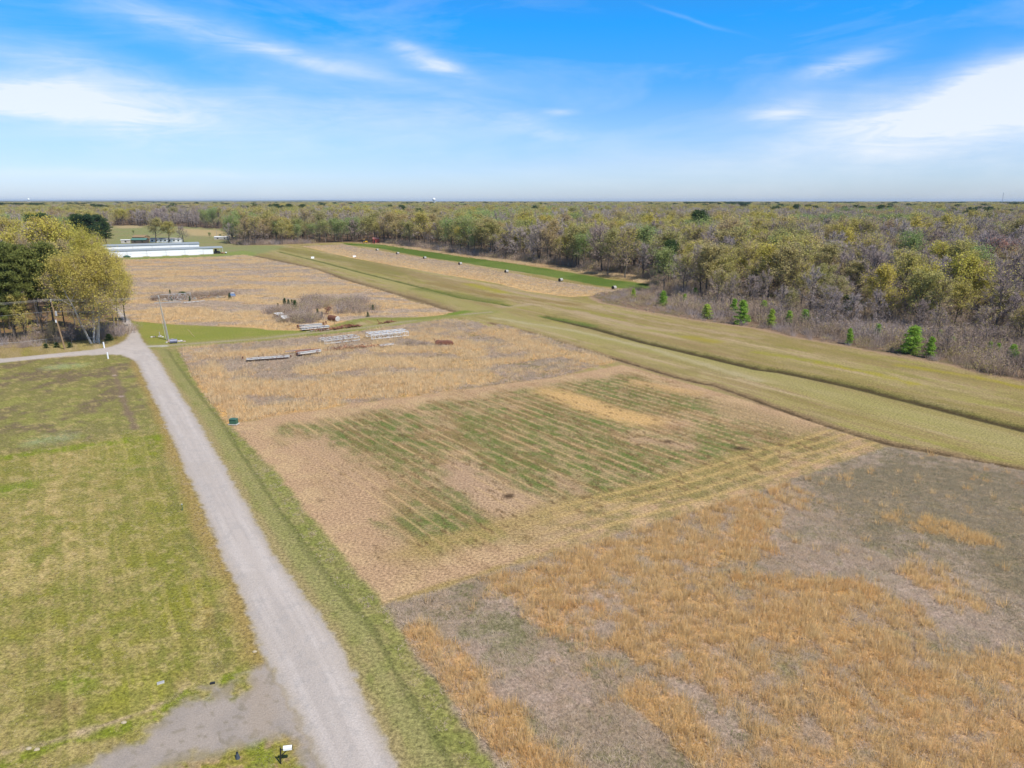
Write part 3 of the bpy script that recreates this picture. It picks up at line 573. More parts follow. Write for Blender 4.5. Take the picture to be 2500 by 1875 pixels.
    zone[sdf(X, Y, LG(R2, (-300, 470), (500, 455), (900, 560), (2206, 790)) + LG(R3, (820, 860), (1300, 992), (2212, 1131)) + LG(R4, (1100, 1346), (2212, 1562)) + [G(*RD(3300, 1400)), G(*RD(3400, 1245))] + edge[::-1] + LG(R2, (1780, 1040), (1500, 930), (850, 745), (0, 530))) > 0] = 1
    for i, pts in ((3, F1), (4, F3), (5, F4), (6, F5)): zone[sdf(X, Y, pts) > 0] = i
    zone[s2 > 0] = 2; zone[sdf(X, Y, GS) > 0] = 9
    zone[wm] = 7; zone[bm & (zone == 0)] = 7; zone[bm & (zone == 1)] = 7
    zone[sd_ > 0] = 10; zone[sr > -.05] = 8
    # mesh out
    idx = np.arange(NR * NA).reshape(NR, NA)
    Q = np.stack([idx[:-1, :-1].ravel(), idx[1:, :-1].ravel(), idx[1:, 1:].ravel(), idx[:-1, 1:].ravel()], 1)[:, ::-1]
    fz = zone[Q[:, 0]]
    m, nt, out = nmat("ground_cover")
    b = N(nt, "ShaderNodeBsdfPrincipled"); b.inputs["Roughness"].default_value = .95; b.inputs["Specular IOR Level"].default_value = .1
    at = N(nt, "ShaderNodeAttribute", attribute_name="col"); ag = N(nt, "ShaderNodeAttribute", attribute_name="gravel")
    ge = N(nt, "ShaderNodeNewGeometry")
    nA = N(nt, "ShaderNodeTexNoise"); nA.inputs["Scale"].default_value = 3.2; nA.inputs["Detail"].default_value = 6; nA.inputs["Roughness"].default_value = .7
    nB = N(nt, "ShaderNodeTexNoise"); nB.inputs["Scale"].default_value = 9.0; nB.inputs["Detail"].default_value = 3; nB.inputs["Roughness"].default_value = .7
    L(nt, ge.outputs["Position"], nA.inputs["Vector"]); L(nt, ge.outputs["Position"], nB.inputs["Vector"])
    f1 = mth(nt, 'MULTIPLY_ADD', nA.outputs[0], 3.2, -.6); f2 = mth(nt, 'MULTIPLY_ADD', nB.outputs[0], 1.6, .2)
    f = mth(nt, 'MULTIPLY', f1, f2)
    gsm = mth(nt, 'MULTIPLY_ADD', nB.outputs[0], .8, .6)
    ff = N(nt, "ShaderNodeMix"); ff.data_type = 'FLOAT'; L(nt, ag.outputs["Fac"], ff.inputs[0]); L(nt, f, ff.inputs[2]); L(nt, gsm, ff.inputs[3])
    vm = N(nt, "ShaderNodeVectorMath", operation='SCALE'); L(nt, at.outputs["Color"], vm.inputs[0]); L(nt, ff.outputs[0], vm.inputs["Scale"])
    L(nt, vm.outputs[0], b.inputs["Base Color"])
    bp = N(nt, "ShaderNodeBump"); bp.inputs["Strength"].default_value = .7; bp.inputs["Distance"].default_value = .12
    L(nt, nA.outputs[0], bp.inputs["Height"]); L(nt, bp.outputs[0], b.inputs["Normal"])
    L(nt, b.outputs[0], out.inputs[0])
    names = {0: ("ground", "olive mown grass round the road, the ditches and the hangars", "grass"), 1: ("airstrip", "long mown grass airstrip with parallel ditches running diagonally away", "airstrip"),
             2: ("mown_field", "freshly mown brown and green field with parallel windrows", "field"), 3: ("dry_field", "ground under the tall golden and grey grass at the lower right", "field"),
             4: ("dry_field", "ground of the golden grass field holding the white scrap trusses", "field"), 5: ("dry_field", "large pale dry field in front of the white hangars", "field"),
             6: ("dry_field", "narrow pale golden field dotted with round bales", "field"), 7: ("forest_floor", "brown leaf-littered floor under the woods and scrub", "ground"),
             8: ("road", "pale grey chip-seal road with a side road turning left", "road"), 9: ("grass_strip", "bright green strip between the bales and the wood", "grass"),
             10: ("driveway", "grey gravel driveway joining the road near the mailbox", "driveway")}
    for zi, (nm, lb_, ct) in names.items():
        q = Q[fz == zi]
        if len(q) == 0: continue
        u, inv = np.unique(q.ravel(), return_inverse=True)
        me = bpy.data.meshes.new(nm)
        me.vertices.add(len(u)); me.vertices.foreach_set("co", np.stack([X[u], Y[u], Z[u]], 1).astype(np.float32).ravel())
        nf = len(q); me.loops.add(nf * 4); me.loops.foreach_set("vertex_index", inv.astype(np.int32).ravel())
        me.polygons.add(nf); me.polygons.foreach_set("loop_start", np.arange(0, nf * 4, 4, dtype=np.int32)); me.polygons.foreach_set("loop_total", np.full(nf, 4, np.int32))
        me.update(calc_edges=True)
        ca = me.attributes.new("col", 'FLOAT_COLOR', 'POINT'); ca.data.foreach_set("color", np.concatenate([col[u], np.ones((len(u), 1))], 1).astype(np.float32).ravel())
        ga = me.attributes.new("gravel", 'FLOAT', 'POINT'); ga.data.foreach_set("value", gravel[u].astype(np.float32))
        me.materials.append(m)
        o = bpy.data.objects.new(nm, me); COL.objects.link(o); tag(o, lb_, ct, kind="structure")
ground()

# ------------------------------------------------------------------ vegetation prototypes (arrays: verts, faces, material index)
class VM:
    def __init__(s): s.v = []; s.f = []; s.m = []; s.n = 0
    def addarr(s, V, Fc, mi):
        s.v.append(V); s.f.append(Fc + s.n); s.m.append(np.full(len(Fc), mi)); s.n += len(V)
    def tris(s, V, mi):   # V (n,3,3)
        n = len(V); s.addarr(V.reshape(-1, 3), np.arange(n * 3).reshape(n, 3), mi)
    def tubes(s, segs, mi, n=5):
        segs = np.array(segs); a = segs[:, :3]; b = segs[:, 3:6]; r0 = segs[:, 6]; r1 = segs[:, 7]
        d = b - a; d /= np.linalg.norm(d, axis=1, keepdims=True) + 1e-9
        t = np.where(np.abs(d[:, 2:3]) < .9, np.array([[0, 0, 1.]]), np.array([[1., 0, 0]]))
        u = np.cross(d, t); u /= np.linalg.norm(u, axis=1, keepdims=True); w = np.cross(d, u)
        for k in range(n):
            a0 = 2 * PI * k / n; a1 = 2 * PI * (k + 1) / n
            o0 = u * math.cos(a0) + w * math.sin(a0); o1 = u * math.cos(a1) + w * math.sin(a1)
            p00 = a + o0 * r0[:, None]; p01 = a + o1 * r0[:, None]; p10 = b + o0 * r1[:, None]; p11 = b + o1 * r1[:, None]
            s.tris(np.stack([p00, p01, p11], 1), mi); s.tris(np.stack([p00, p11, p10], 1), mi)
    def mesh(s, name, mats):
        me = bpy.data.meshes.new(name)
        V = np.concatenate(s.v); Fc = np.concatenate(s.f); mi = np.concatenate(s.m)
        me.vertices.add(len(V)); me.vertices.foreach_set("co", V.astype(np.float32).ravel())
        nf = len(Fc); me.loops.add(nf * 3); me.loops.foreach_set("vertex_index", Fc.astype(np.int32).ravel())
        me.polygons.add(nf); me.polygons.foreach_set("loop_start", np.arange(0, nf * 3, 3, dtype=np.int32)); me.polygons.foreach_set("loop_total", np.full(nf, 3, np.int32))
        me.update(calc_edges=True)
        for m in mats: me.materials.append(m)
        me.polygons.foreach_set("material_index", mi.astype(np.int32))
        return me
def unit(a): return a / (np.linalg.norm(a, axis=-1, keepdims=True) + 1e-9)
def rdir(g, n): return unit(g.normal(size=(n, 3)))
def blades(g, base, dirs, ln, w):
    """thin tapering triangles"""
    side = unit(np.cross(dirs, rdir(g, len(base)))) * w[:, None] / 2
    return np.stack([base - side, base + side, base + dirs * ln[:, None]], 1)
def leaftris(g, c, sz):
    a = rdir(g, len(c)); b = unit(np.cross(a, rdir(g, len(c))))
    return np.stack([c + a * sz[:, None] * .6, c - a * sz[:, None] * .4 + b * sz[:, None] * .5, c - a * sz[:, None] * .4 - b * sz[:, None] * .5], 1)

def broadleaf(seed, H, cw, base, ntw, nlf, lsz, lw=1.0, stems=1, open_=0.5, bend=.05):
    """returns (wood segs, twig tris, leaf tris)"""
    g = np.random.default_rng(seed); segs = []; nodes = []; ends = []
    for st in range(stems):
        lean = g.normal(0, .03 if stems == 1 else .13, 2); az0 = g.uniform(0, 6.28)
        p = np.array([g.normal(0, .0 if stems == 1 else .5), g.normal(0, .0 if stems == 1 else .5), -.3]); r = H * (.017 if stems == 1 else .011)
        pts = [p.copy()]; n = 9; hs = H * g.uniform(.82, .92)
        for i in range(n):
            p = p + np.array([lean[0] + g.normal(0, bend), lean[1] + g.normal(0, bend), 1.0]) * hs / n; pts.append(p.copy())
        for i in range(n):
            ra = r * (1 - i / n) ** .8 + .02; rb = r * (1 - (i + 1) / n) ** .8 + .02
            segs.append((*pts[i], *pts[i + 1], ra, rb))
        nl = int(16 / stems ** .6)
        for i in range(nl):
            t = base + (0.97 - base) * ((i + g.uniform(0, 1)) / nl); k = min(n - 1, int(t * n)); fr = t * n - k
            q = pts[k] * (1 - fr) + pts[k + 1] * fr
            az = az0 + i * 2.4 + g.normal(0, .4); tt = (t - base) / (1 - base)
            env = math.sqrt(max(.05, 1 - (tt * 1.05 - .38) ** 2 / .52)); ln = cw * env * g.uniform(.75, 1.12)
            el = .35 + .75 * tt + g.normal(0, .12)
            d = np.array([math.cos(az) * math.cos(el), math.sin(az) * math.cos(el), math.sin(el)]); rl = r * .42 * (1 - t * .5)
            m = 5; q0 = q
            for j in range(m):
                d = unit(d + np.array([0, 0, .10]) + g.normal(0, .13, 3)); q1 = q0 + d * ln / m
                segs.append((*q0, *q1, rl * (1 - j / m) + .015, rl * (1 - (j + 1) / m) + .012))
                for c in range(2 if j > 0 else 1):
                    d2 = unit(d + g.normal(0, .65, 3) + np.array([0, 0, .15])); l2 = ln * g.uniform(.22, .42)
                    qa = q1; 
                    for jj in range(3):
                        d2 = unit(d2 + g.normal(0, .2, 3)); qb = qa + d2 * l2 / 3
                        segs.append((*qa, *qb, rl * .28 * (1 - jj / 3) + .01, rl * .28 * (1 - (jj + 1) / 3) + .008)); nodes.append(qb); qa = qb
                    ends.append(qa)
                q0 = q1
            ends.append(q0); nodes.append(q0)
    nodes = np.array(nodes); ends = np.array(ends)
    cen = np.array([0, 0, H * (base + 1) / 2])
    ii = g.integers(0, len(nodes), ntw); b = nodes[ii] + g.normal(0, .12, (ntw, 3))
    out = unit(b - cen); dr = unit(out * .8 + rdir(g, ntw) * .8 + np.array([0, 0, .35]))
    ln = g.uniform(.5, 1.5, ntw) * cw / 5; tw = blades(g, b, dr, ln, g.uniform(.035, .07, ntw) * lw)
    lf = None
    if nlf:
        # leaves gather in clumps at branch ends
        pz = np.clip((ends[:, 2] / H - base) / (1 - base), 0, 1); pw = (.12 + pz ** 1.5) * g.uniform(.2, 1.3, len(ends)); pw /= pw.sum()
        k = g.choice(len(ends), nlf, p=pw); wgt = g.uniform(.5, 1.2, len(ends))[k]
        c = ends[k] + g.normal(0, 1, (nlf, 3)) * (open_ * cw * .2 * wgt)[:, None]
        c[:, 2] = np.maximum(c[:, 2], H * base * .6)
        lf = leaftris(g, c, g.uniform(.6, 1.3, nlf) * lsz)
    return segs, tw, lf

def pine(seed, H, cw, base, nb, nlf, cone=0.0, lsz=.45, droop=0.0):
    g = np.random.default_rng(seed); segs = []; ends = []
    p = np.array([0, 0, -.3]); r = H * .0135; pts = [p]; n = 8; le = g.normal(0, .02, 2)
    for i in range(n): p = p + np.array([le[0] + g.normal(0, .015), le[1] + g.normal(0, .015), 1]) * H / n; pts.append(p)
    for i in range(n): segs.append((*pts[i], *pts[i + 1], r * (1 - .85 * i / n), r * (1 - .85 * (i + 1) / n)))
    for i in range(nb):
        t = base + (.985 - base) * (i + g.uniform(0, 1)) / nb; k = min(n - 1, int(t * n)); fr = t * n - k
        q = pts[k] * (1 - fr) + pts[k + 1] * fr; az = i * 2.4 + g.normal(0, .3); tt = (t - base) / (1 - base)
        env = (1 - tt) ** .75 if cone > 0 else math.sqrt(max(.06, 1 - (tt * 1.1 - .42) ** 2 / .50))
        ln = cw * env * g.uniform(.7, 1.15) + .12; el = .12 + .55 * tt + g.normal(0, .15) - droop
        d = np.array([math.cos(az) * math.cos(el), math.sin(az) * math.cos(el), math.sin(el)])
        q1 = q + d * ln; segs.append((*q, *q1, r * .22, .015))
        for f in np.linspace(.25 if cone > 0 else .45, 1, 5):
            ends.append(q + d * ln * f + g.normal(0, .10 * cw, 3) * np.array([1, 1, .45]))
    ends = np.array(ends); k = g.integers(0, len(ends), nlf)
    c = ends[k] + g.normal(0, 1, (nlf, 3)) * np.array([1, 1, .6]) * cw * (.085 if cone > 0 else .11)
    dr = unit(rdir(g, nlf) + np.array([0, 0, .35])); lf = blades(g, c, dr, g.uniform(.6, 1.3, nlf) * lsz, g.uniform(.5, 1.1, nlf) * lsz * .42)
    return segs, None, lf

def brushp(seed, H, R, n, leafy=0):
    g = np.random.default_rng(seed); b = np.zeros((n, 3)); b[:, 0] = g.normal(0, R * .5, n); b[:, 1] = g.normal(0, R * .5, n)
    d = unit(np.stack([b[:, 0] / R * .35 + g.normal(0, .22, n), b[:, 1] / R * .35 + g.normal(0, .22, n), np.ones(n)], 1))
    ln = H * g.uniform(.5, 1.1, n); T = [blades(g, b, d, ln, g.uniform(.03, .05, n))]
    m = n * 5; k = g.integers(0, n, m); q = b[k] + d[k] * (ln[k] * g.uniform(.3, .95, m))[:, None]
    dd = unit(d[k] * .7 + rdir(g, m) * .8); T.append(blades(g, q, dd, g.uniform(.25, .7, m) * H * .3, g.uniform(.018, .035, m)))
    lf = None
    if leafy:
        k = g.integers(0, m, leafy); lf = leaftris(g, q[k] + g.normal(0, .15, (leafy, 3)), g.uniform(.06, .16, leafy))
    return np.concatenate(T), lf

TREES = {}      # kind -> list of (trunk mesh, crown mesh, instance mesh, height)
def reg(kind, res, wood, tw, lf, H, ntube=5):
    segs, T, Lf = res
    a = VM(); a.tubes(segs, 0, ntube); trunk = a.mesh(kind + "_trunk", [wood])
    c = VM(); mats = []
    if T is not None: c.tris(T, len(mats)); mats.append(tw)
    if Lf is not None: c.tris(Lf, len(mats)); mats.append(lf)
    crown = c.mesh(kind + "_crown", mats)
    a = VM(); big = [s_ for s_ in segs if max(s_[6], s_[7]) > .035]
    a.tubes(big, 0, 3); mm = [wood]
    if T is not None: a.tris(T, len(mm)); mm.append(tw)
    if Lf is not None: a.tris(Lf, len(mm)); mm.append(lf)
    TREES.setdefault(kind, []).append((trunk, crown, a.mesh(kind + "_whole", mm), H))
for i in range(4): reg('bare', broadleaf(10 + i, 17, (5.0, 5.8, 4.4, 5.4)[i], (.30, .25, .35, .28)[i], 2700, (0, 260, 0, 420)[i], .28, 1.3, open_=.9), M['bark_dark'], M['twig_grey'], M['leaf_olive'] if i % 2 else None, 17)
for i in range(4): reg('budding', broadleaf(20 + i, 17, (5.2, 6.0, 4.6, 5.5)[i], (.32, .28, .38, .3)[i], 2300, 3000, .26, 1.3, open_=.65), M['bark'], M['twig_brown'], M['leaf_olive'], 17)
for i in range(3): reg('olive', broadleaf(30 + i, 17, (5.6, 5.0, 6.2)[i], (.35, .30, .36)[i], 1500, 5600, .30, 1.2, open_=.62), M['bark_dark'], M['twig_brown'], M['leaf_olive'], 17)
for i in range(2): reg('gold', broadleaf(40 + i, 17, (5.6, 6.2)[i], (.33, .3)[i], 1500, 5200, .30, 1.2, open_=.62), M['bark_dark'], M['twig_brown'], M['leaf_gold'], 17)
for i in range(2): reg('green', broadleaf(50 + i, 16, (4.6, 5.2)[i], (.30, .28)[i], 1300, 4600, .28, 1.2, open_=.85), M['bark'], M['twig_brown'], M['leaf_green'], 16)
for i in range(2): reg('orange', broadleaf(55 + i, 16, (4.8, 5.4)[i], (.32, .28)[i], 2000, 3000, .28, 1.2, open_=.8), M['bark'], M['twig_grey'], M['leaf_orange'], 16)
reg('red', broadleaf(60, 16, 5.0, .3, 3000, 1400, .28, 1.2, open_=.8), M['bark'], M['twig_grey'], M['leaf_red'], 16)
for i in range(3): reg('pine', pine(70 + i, 23, (4.2, 3.8, 4.8)[i], (.50, .56, .46)[i], 46, 11000, 0, .62), M['bark_dark'], None, M['needle_mid'], 23)
for i in range(2): reg('dark_pine', pine(75 + i, 21, (4.4, 4.9)[i], (.35, .3)[i], 46, 12000, 0, .6), M['bark_dark'], None, M['needle_dark'], 21)
for i in range(3): reg('young_pine', pine(80 + i, 5, (1.35, 1.7, 1.2)[i], (.08, .05, .1)[i], 46, 5200, 1, .28), M['bark'], None, M['needle_bright'], 5)
for i in range(2): reg('cedar', pine(90 + i, 4, (1.0, 1.2)[i], (.06, .06)[i], 40, 4200, 1, .22), M['bark'], None, M['cedar'], 4)
for i in range(2): reg('big_gold', broadleaf(100 + i, 24, (8.2, 8.6)[i], (.22, .3)[i], 7500, 36000, .25, 1.0, stems=(4, 2)[i], open_=.9), M[('bark_pale', 'bark')[i]], M['twig_brown'], M['leaf_gold'] if i else M['leaf_goldolive'], 24)

BR = []
for i in range(3):
    t, lf = brushp(120 + i, 2.4, 1.3, 90); a = VM(); a.tris(t, 0); BR.append(a.mesh("scrub", [M['twig_brown'] if i else M['twig_grey']]))
for i in range(2):
    t, lf = brushp(125 + i, 2.2, 1.3, 80, 260); a = VM(); a.tris(t, 0); a.tris(lf, 1); BR.append(a.mesh("scrub", [M['twig_brown'], M['leaf_olive']]))

def tuft(seed, n, H, R, lean, w, mat, mat2=None, n2=0, spread=.35):
    g = np.random.default_rng(seed); b = np.zeros((n, 3)); rr = R * np.sqrt(g.uniform(0, 1, n)); aa = g.uniform(0, 6.28, n)
    b[:, 0] = rr * np.cos(aa); b[:, 1] = rr * np.sin(aa); b[:, 2] = -.05
    d = unit(np.stack([g.normal(0, lean, n) + b[:, 0] / R * spread, g.normal(0, lean, n) + b[:, 1] / R * spread, np.ones(n)], 1))
    a = VM(); a.tris(blades(g, b, d, g.uniform(.55, 1.1, n) * H, g.uniform(.6, 1.4, n) * w), 0)
    if n2:
        b2 = np.zeros((n2, 3)); b2[:, :2] = g.uniform(-R, R, (n2, 2)); d2 = unit(np.stack([g.normal(0, .8, n2), g.normal(0, .8, n2), np.full(n2, .5)], 1))
        a.tris(blades(g, b2, d2, g.uniform(.2, .45, n2), np.full(n2, .03)), 1)
    return a.mesh("tuft", [mat] + ([mat2] if mat2 else []))
TG = [tuft(200 + i, (46, 60, 34, 50)[i], (1.0, .85, 1.1, .7)[i], (.36, .42, .3, .45)[i], (.16, .3, .14, .4)[i], .024, M['grass_gold'], M['grass_thatch'], 16, spread=.25) for i in range(4)]
TP = [tuft(210 + i, 62, (1.0, .8, 1.1, .7)[i], .95, .2, .038, M['grass_pale'], spread=.15) for i in range(4)]
TT = [tuft(220 + i, 90, .42, .5, .9, .024, M['grass_thatch'], spread=.3) for i in range(4)]
TD = [tuft(230 + i, 80, .36, .5, .6, .024, M['grass_dull'], spread=.3) for i in range(3)]
TV = [tuft(240 + i, 70, .26, .36, .5, .025, M['grass_green'], spread=.3) for i in range(3)]
TS = [tuft(250 + i, 50, .14, .40, .8, .022, M['grass_thatch'], spread=.3) for i in range(2)]
TL = [tuft(260 + i, 40, .11, .35, .6, .022, M['grass_green'], spread=.3) for i in range(2)]
TH = [tuft(270 + i, 70, .5, 1.0, .6, .045, M['grass_thatch'], spread=.15) for i in range(3)]

def scatter(name, meshes, pts, rot, scl, idx, label, cat, z=None):
    """one object of stuff: instances on points"""
    c = bpy.data.collections.new(name + "_kinds")
    for i, me in enumerate(meshes):
        o = bpy.data.objects.new("%s_%03d" % (name, i), me); c.objects.link(o)
    me = bpy.data.meshes.new(name); n = len(pts)
    co = np.zeros((n, 3), np.float32); co[:, :2] = pts
    if z is not None: co[:, 2] = z
    me.vertices.add(n); me.vertices.foreach_set("co", co.ravel())
    a = me.attributes.new("rot", 'FLOAT_VECTOR', 'POINT'); a.data.foreach_set("vector", rot.astype(np.float32).ravel())
    a = me.attributes.new("scl", 'FLOAT_VECTOR', 'POINT'); a.data.foreach_set("vector", scl.astype(np.float32).ravel())
    a = me.attributes.new("kidx", 'INT', 'POINT'); a.data.foreach_set("value", idx.astype(np.int32))
    o = bpy.data.objects.new(name, me); COL.objects.link(o); tag(o, label, cat, kind="stuff")
    ng = bpy.data.node_groups.new(name, 'GeometryNodeTree')
    ng.interface.new_socket("Geometry", in_out='INPUT', socket_type='NodeSocketGeometry'); ng.interface.new_socket("Geometry", in_out='OUTPUT', socket_type='NodeSocketGeometry')
    gi = ng.nodes.new("NodeGroupInput"); go = ng.nodes.new("NodeGroupOutput"); ip = ng.nodes.new("GeometryNodeInstanceOnPoints"); ci = ng.nodes.new("GeometryNodeCollectionInfo")
    ci.inputs[0].default_value = c; ci.inputs[1].default_value = True; ci.inputs[2].default_value = True
    def na(nm, t):
        k = ng.nodes.new("GeometryNodeInputNamedAttribute"); k.data_type = t; k.inputs[0].default_value = nm; return k.outputs[0]
    ip.inputs["Pick Instance"].default_value = True
    ng.links.new(gi.outputs[0], ip.inputs["Points"]); ng.links.new(ci.outputs[0], ip.inputs["Instance"]); ng.links.new(na("kidx", 'INT'), ip.inputs["Instance Index"])
    e = ng.nodes.new("FunctionNodeEulerToRotation"); ng.links.new(na("rot", 'FLOAT_VECTOR'), e.inputs[0]); ng.links.new(e.outputs[0], ip.inputs["Rotation"])
    ng.links.new(na("scl", 'FLOAT_VECTOR'), ip.inputs["Scale"]); ng.links.new(ip.outputs[0], go.inputs[0])
    md = o.modifiers.new("scatter", 'NODES'); md.node_group = ng
    return o
def rots(n, tilt=.08): return np.stack([rng.normal(0, tilt, n), rng.normal(0, tilt, n), rng.uniform(0, 6.28, n)], 1)
def scl1(n, a, b, hz=None):
    s = rng.uniform(a, b, n); z = s if hz is None else s * hz; return np.stack([s, s, z], 1)
def jgrid(x0, x1, y0, y1, sp):
    gx, gy = np.meshgrid(np.arange(x0, x1, sp), np.arange(y0, y1, sp)); gx = gx.ravel() + rng.uniform(-.5, .5, gx.size) * sp; gy = gy.ravel() + rng.uniform(-.5, .5, gy.size) * sp
    return gx, gy
def bbox(pts): a = np.array(pts); return a[:, 0].min(), a[:, 0].max(), a[:, 1].min(), a[:, 1].max()
def inview(x, y, m=150):
    px, py = P(x, np.maximum(y, 3)); return (px > -m) & (px < 2500 + m) & (py < 1875 + m) & (y > 8)

# ------------------------------------------------------------------ field grasses
def field_grass():
    def smask(X, Y, pts, w): return 1 - sstep(w * .5, w, segd(X, Y, pts))
    # F1, near right
    x0, x1, y0, y1 = bbox(F1); X, Y = jgrid(max(x0, -40), min(x1, 160), max(y0, 25), y1, .42)
    k = inview(X, Y, 120) & (sdf(X, Y, F1) > .15); X = X[k]; Y = Y[k]
    gm = np.zeros(len(X))
    for pts, w in GOLD1:
        gm = np.maximum(gm, 1 - sstep(w * .45, w * 1.5, segd(X, Y, pts)))
    nz = fbm(X / 3.5, Y / 3.5, 301); n2 = fbm(X / 1.3, Y / 1.3, 302)
    pr = np.clip(gm * .85 + (nz - .5) * 2.4 + (n2 - .5) * 3.4 + .0, 0, .88) * np.clip(gm * 2.0, .10, 1)
    edge = sdf(X, Y, F1)
    dull = sstep(-6, 6, sdf(X, Y, LG(RD, (1700, 1040), (1920, 970), (2212, 1020), (2600, 1100), (2500, 1500), (2212, 1330), (2050, 1200), (1830, 1150))) + (nz - .5) * 14)
    u = rng.uniform(0, 1, len(X)); kind = np.where(u < pr * .95, 0, -1)
    u2 = rng.uniform(0, 1, len(X)); gr = fbm(X / 2.2, Y / 2.2, 303)
    grn = LG(RD, (1000, 1290), (1080, 1330), (1190, 1400), (1350, 1540), (1560, 1640)); gmk = smask(X, Y, grn, 5)
    isg = (kind < 0) & (u2 < .9 * gmk * sstep(.5, .62, gr) + .5 * sstep(.66, .74, gr))
    kind = np.where(isg, 3, kind)
    kind = np.where((kind < 0) & (rng.uniform(0, 1, len(X)) < dull), 2, kind)
    kind = np.where(kind < 0, 1, kind)
    keep = rng.uniform(0, 1, len(X)) < np.where(kind == 0, .8, .62); X = X[keep]; Y = Y[keep]; kind = kind[keep]; n = len(X)
    base = [0, 4, 8, 11]; cnt = [4, 4, 3, 3]
    idx = np.array(base)[kind] + (rng.uniform(0, 1, n) * np.array(cnt)[kind]).astype(int)
    s = scl1(n, .55, 1.3); s[kind == 3] *= .7
    print("F1", n)
    scatter("dry_grass", TG + TT + TD + TV, np.stack([X, Y], 1), rots(n), s, idx, "tall golden and matted grey dry grass covering the lower right field", "dry grass")
    # F3
    x0, x1, y0, y1 = bbox(F3); X, Y = jgrid(x0, x1, y0, y1, .95)
    k = inview(X, Y) & (sdf(X, Y, F3) > .2); X = X[k]; Y = Y[k]; nz = fbm(X / 7, Y / 7, 311); n2 = fbm(X / 2, Y / 2, 312)
    e = sdf(X, Y, F3)
    gold = np.zeros(len(X))
    for pts, w in GOLD3:
        gold = np.maximum(gold, smask(X, Y, pts, w))
    pr = np.clip(gold * 1.2 + (nz - .5) * 2.4 + (n2 - .5) * 1.6 + .12, .03, 1)
    n = len(X); kind = np.where(rng.uniform(0, 1, n) < pr, 0, 1)
    gr = sstep(.55, .66, fbm(X / 4, Y / 4, 313)) * sstep(20, 50, X - G(*R7(1000, 800))[0] + 20)
    kind = np.where(rng.uniform(0, 1, n) < gr * .5, 2, kind)
    base = [0, 4, 7]; cnt = [4, 3, 3]
    idx = np.array(base)[kind] + (rng.uniform(0, 1, n) * np.array(cnt)[kind]).astype(int)
    s = scl1(n, .75, 1.15); print("F3", n)
    scatter("dry_grass", TP + TH + TV, np.stack([X, Y], 1), rots(n), s, idx, "pale golden dry grass around the white scrap trusses", "dry grass")
    # F4 and F5 and the band by the wood
    for pts, sp, sd, lb in ((F4, 1.6, 321, "pale dry grass across the big field before the white hangars"), (F5, 1.7, 331, "thick golden dry grass in the narrow field dotted with bales")):
        x0, x1, y0, y1 = bbox(pts); X, Y = jgrid(x0, x1, y0, y1, sp)
        k = inview(X, Y) & (sdf(X, Y, pts) > .6); X = X[k]; Y = Y[k]; nz = fbm(X / 22, Y / 9, sd); n2 = fbm(X / 4, Y / 4, sd + 1)
        if pts is F4:
            pr = np.clip((nz - .49) * 7 + (n2 - .5) * 2.0 + .45, .03, 1)
        else:
            low = segd(X, Y, LG(R2, (560, 480), (900, 560), (1400, 650), (2206, 790)) + LG(R3, (300, 822), (650, 866)))
            pr = np.clip(1.15 - low / 22 + (n2 - .5), .1, 1)
        n = len(X); kind = np.where(rng.uniform(0, 1, n) < pr, 0, 1)
        idx = np.where(kind == 0, 0, 4) + (rng.uniform(0, 1, n) * np.where(kind == 0, 4, 3)).astype(int)
        print("F4/5", n)
        scatter("dry_grass", TP + TH, np.stack([X, Y], 1), rots(n), scl1(n, .9, 1.4, .75), idx, lb, "dry grass")
    pb = LG(R2, (1180, 442), (1500, 488), (1900, 545), (2206, 585)) + LG(R3, (430, 608), (900, 672), (1230, 715), (1330, 745))
    x0, x1, y0, y1 = bbox(pb); X, Y = jgrid(x0 - 5, x1 + 5, y0 - 6, y1 + 6, 1.1); d = segd(X, Y, pb); k = (d < 5.5 + (fbm(X / 5, Y / 5, 341) - .5) * 5); X = X[k]; Y = Y[k]; n = len(X)
    scatter("dry_grass", TP, np.stack([X, Y], 1), rots(n), scl1(n, .8, 1.4), rng.integers(0, 4, n), "pale reed band along the foot of the wood beyond the green strip", "dry grass")
    # short stubble / turf tufts: mown field, verge, lawn
    XX = []; YY = []; KK = []
    x0, x1, y0, y1 = bbox(F2); X, Y = jgrid(x0, x1, y0, y1, .8); k = (sdf(X, Y, F2) > .5) & inview(X, Y) & (rng.uniform(0, 1, len(X)) < .55); X, Y = X[k], Y[k]
    XX.append(X); YY.append(Y); KK.append(rng.integers(0, 2, len(X)))
    X, Y = jgrid(-60, 70, 30, 130, .55)
    dr = segd(X, Y, roadR); k = (dr < 9) & (sdf(X, Y, F1) < 0) & (sdf(X, Y, F2) < 0) & (sdf(X, Y, F3) < 0) & (sdf(X, Y, ROAD) < -.5) & (sdf(X, Y, DRIVE) < -.3) & inview(X, Y)
    k &= rng.uniform(0, 1, len(X)) < np.where(np.abs(dr - 4.2) < 1.4, .4, .2); X, Y = X[k], Y[k]
    XX.append(X); YY.append(Y); KK.append(np.where(rng.uniform(0, 1, len(X)) < .45, 2, 0) + rng.integers(0, 2, len(X)))
    X, Y = jgrid(-70, 5, 36, 110, .5)
    k = (sdf(X, Y, ROAD) < -.8) & (sdf(X, Y, DRIVE) < -.4) & inview(X, Y) & (X < np.interp(Y, [p[1] for p in roadL[::-1]], [p[0] for p in roadL[::-1]])) & (fbm(X / 3, Y / 3, 351) > .36)
    X, Y = X[k], Y[k]; XX.append(X); YY.append(Y); KK.append(np.where(rng.uniform(0, 1, len(X)) < .6, 2, 0) + rng.integers(0, 2, len(X)))
    X = np.concatenate(XX); Y = np.concatenate(YY); k = np.concatenate(KK); n = len(X); print("short", n)
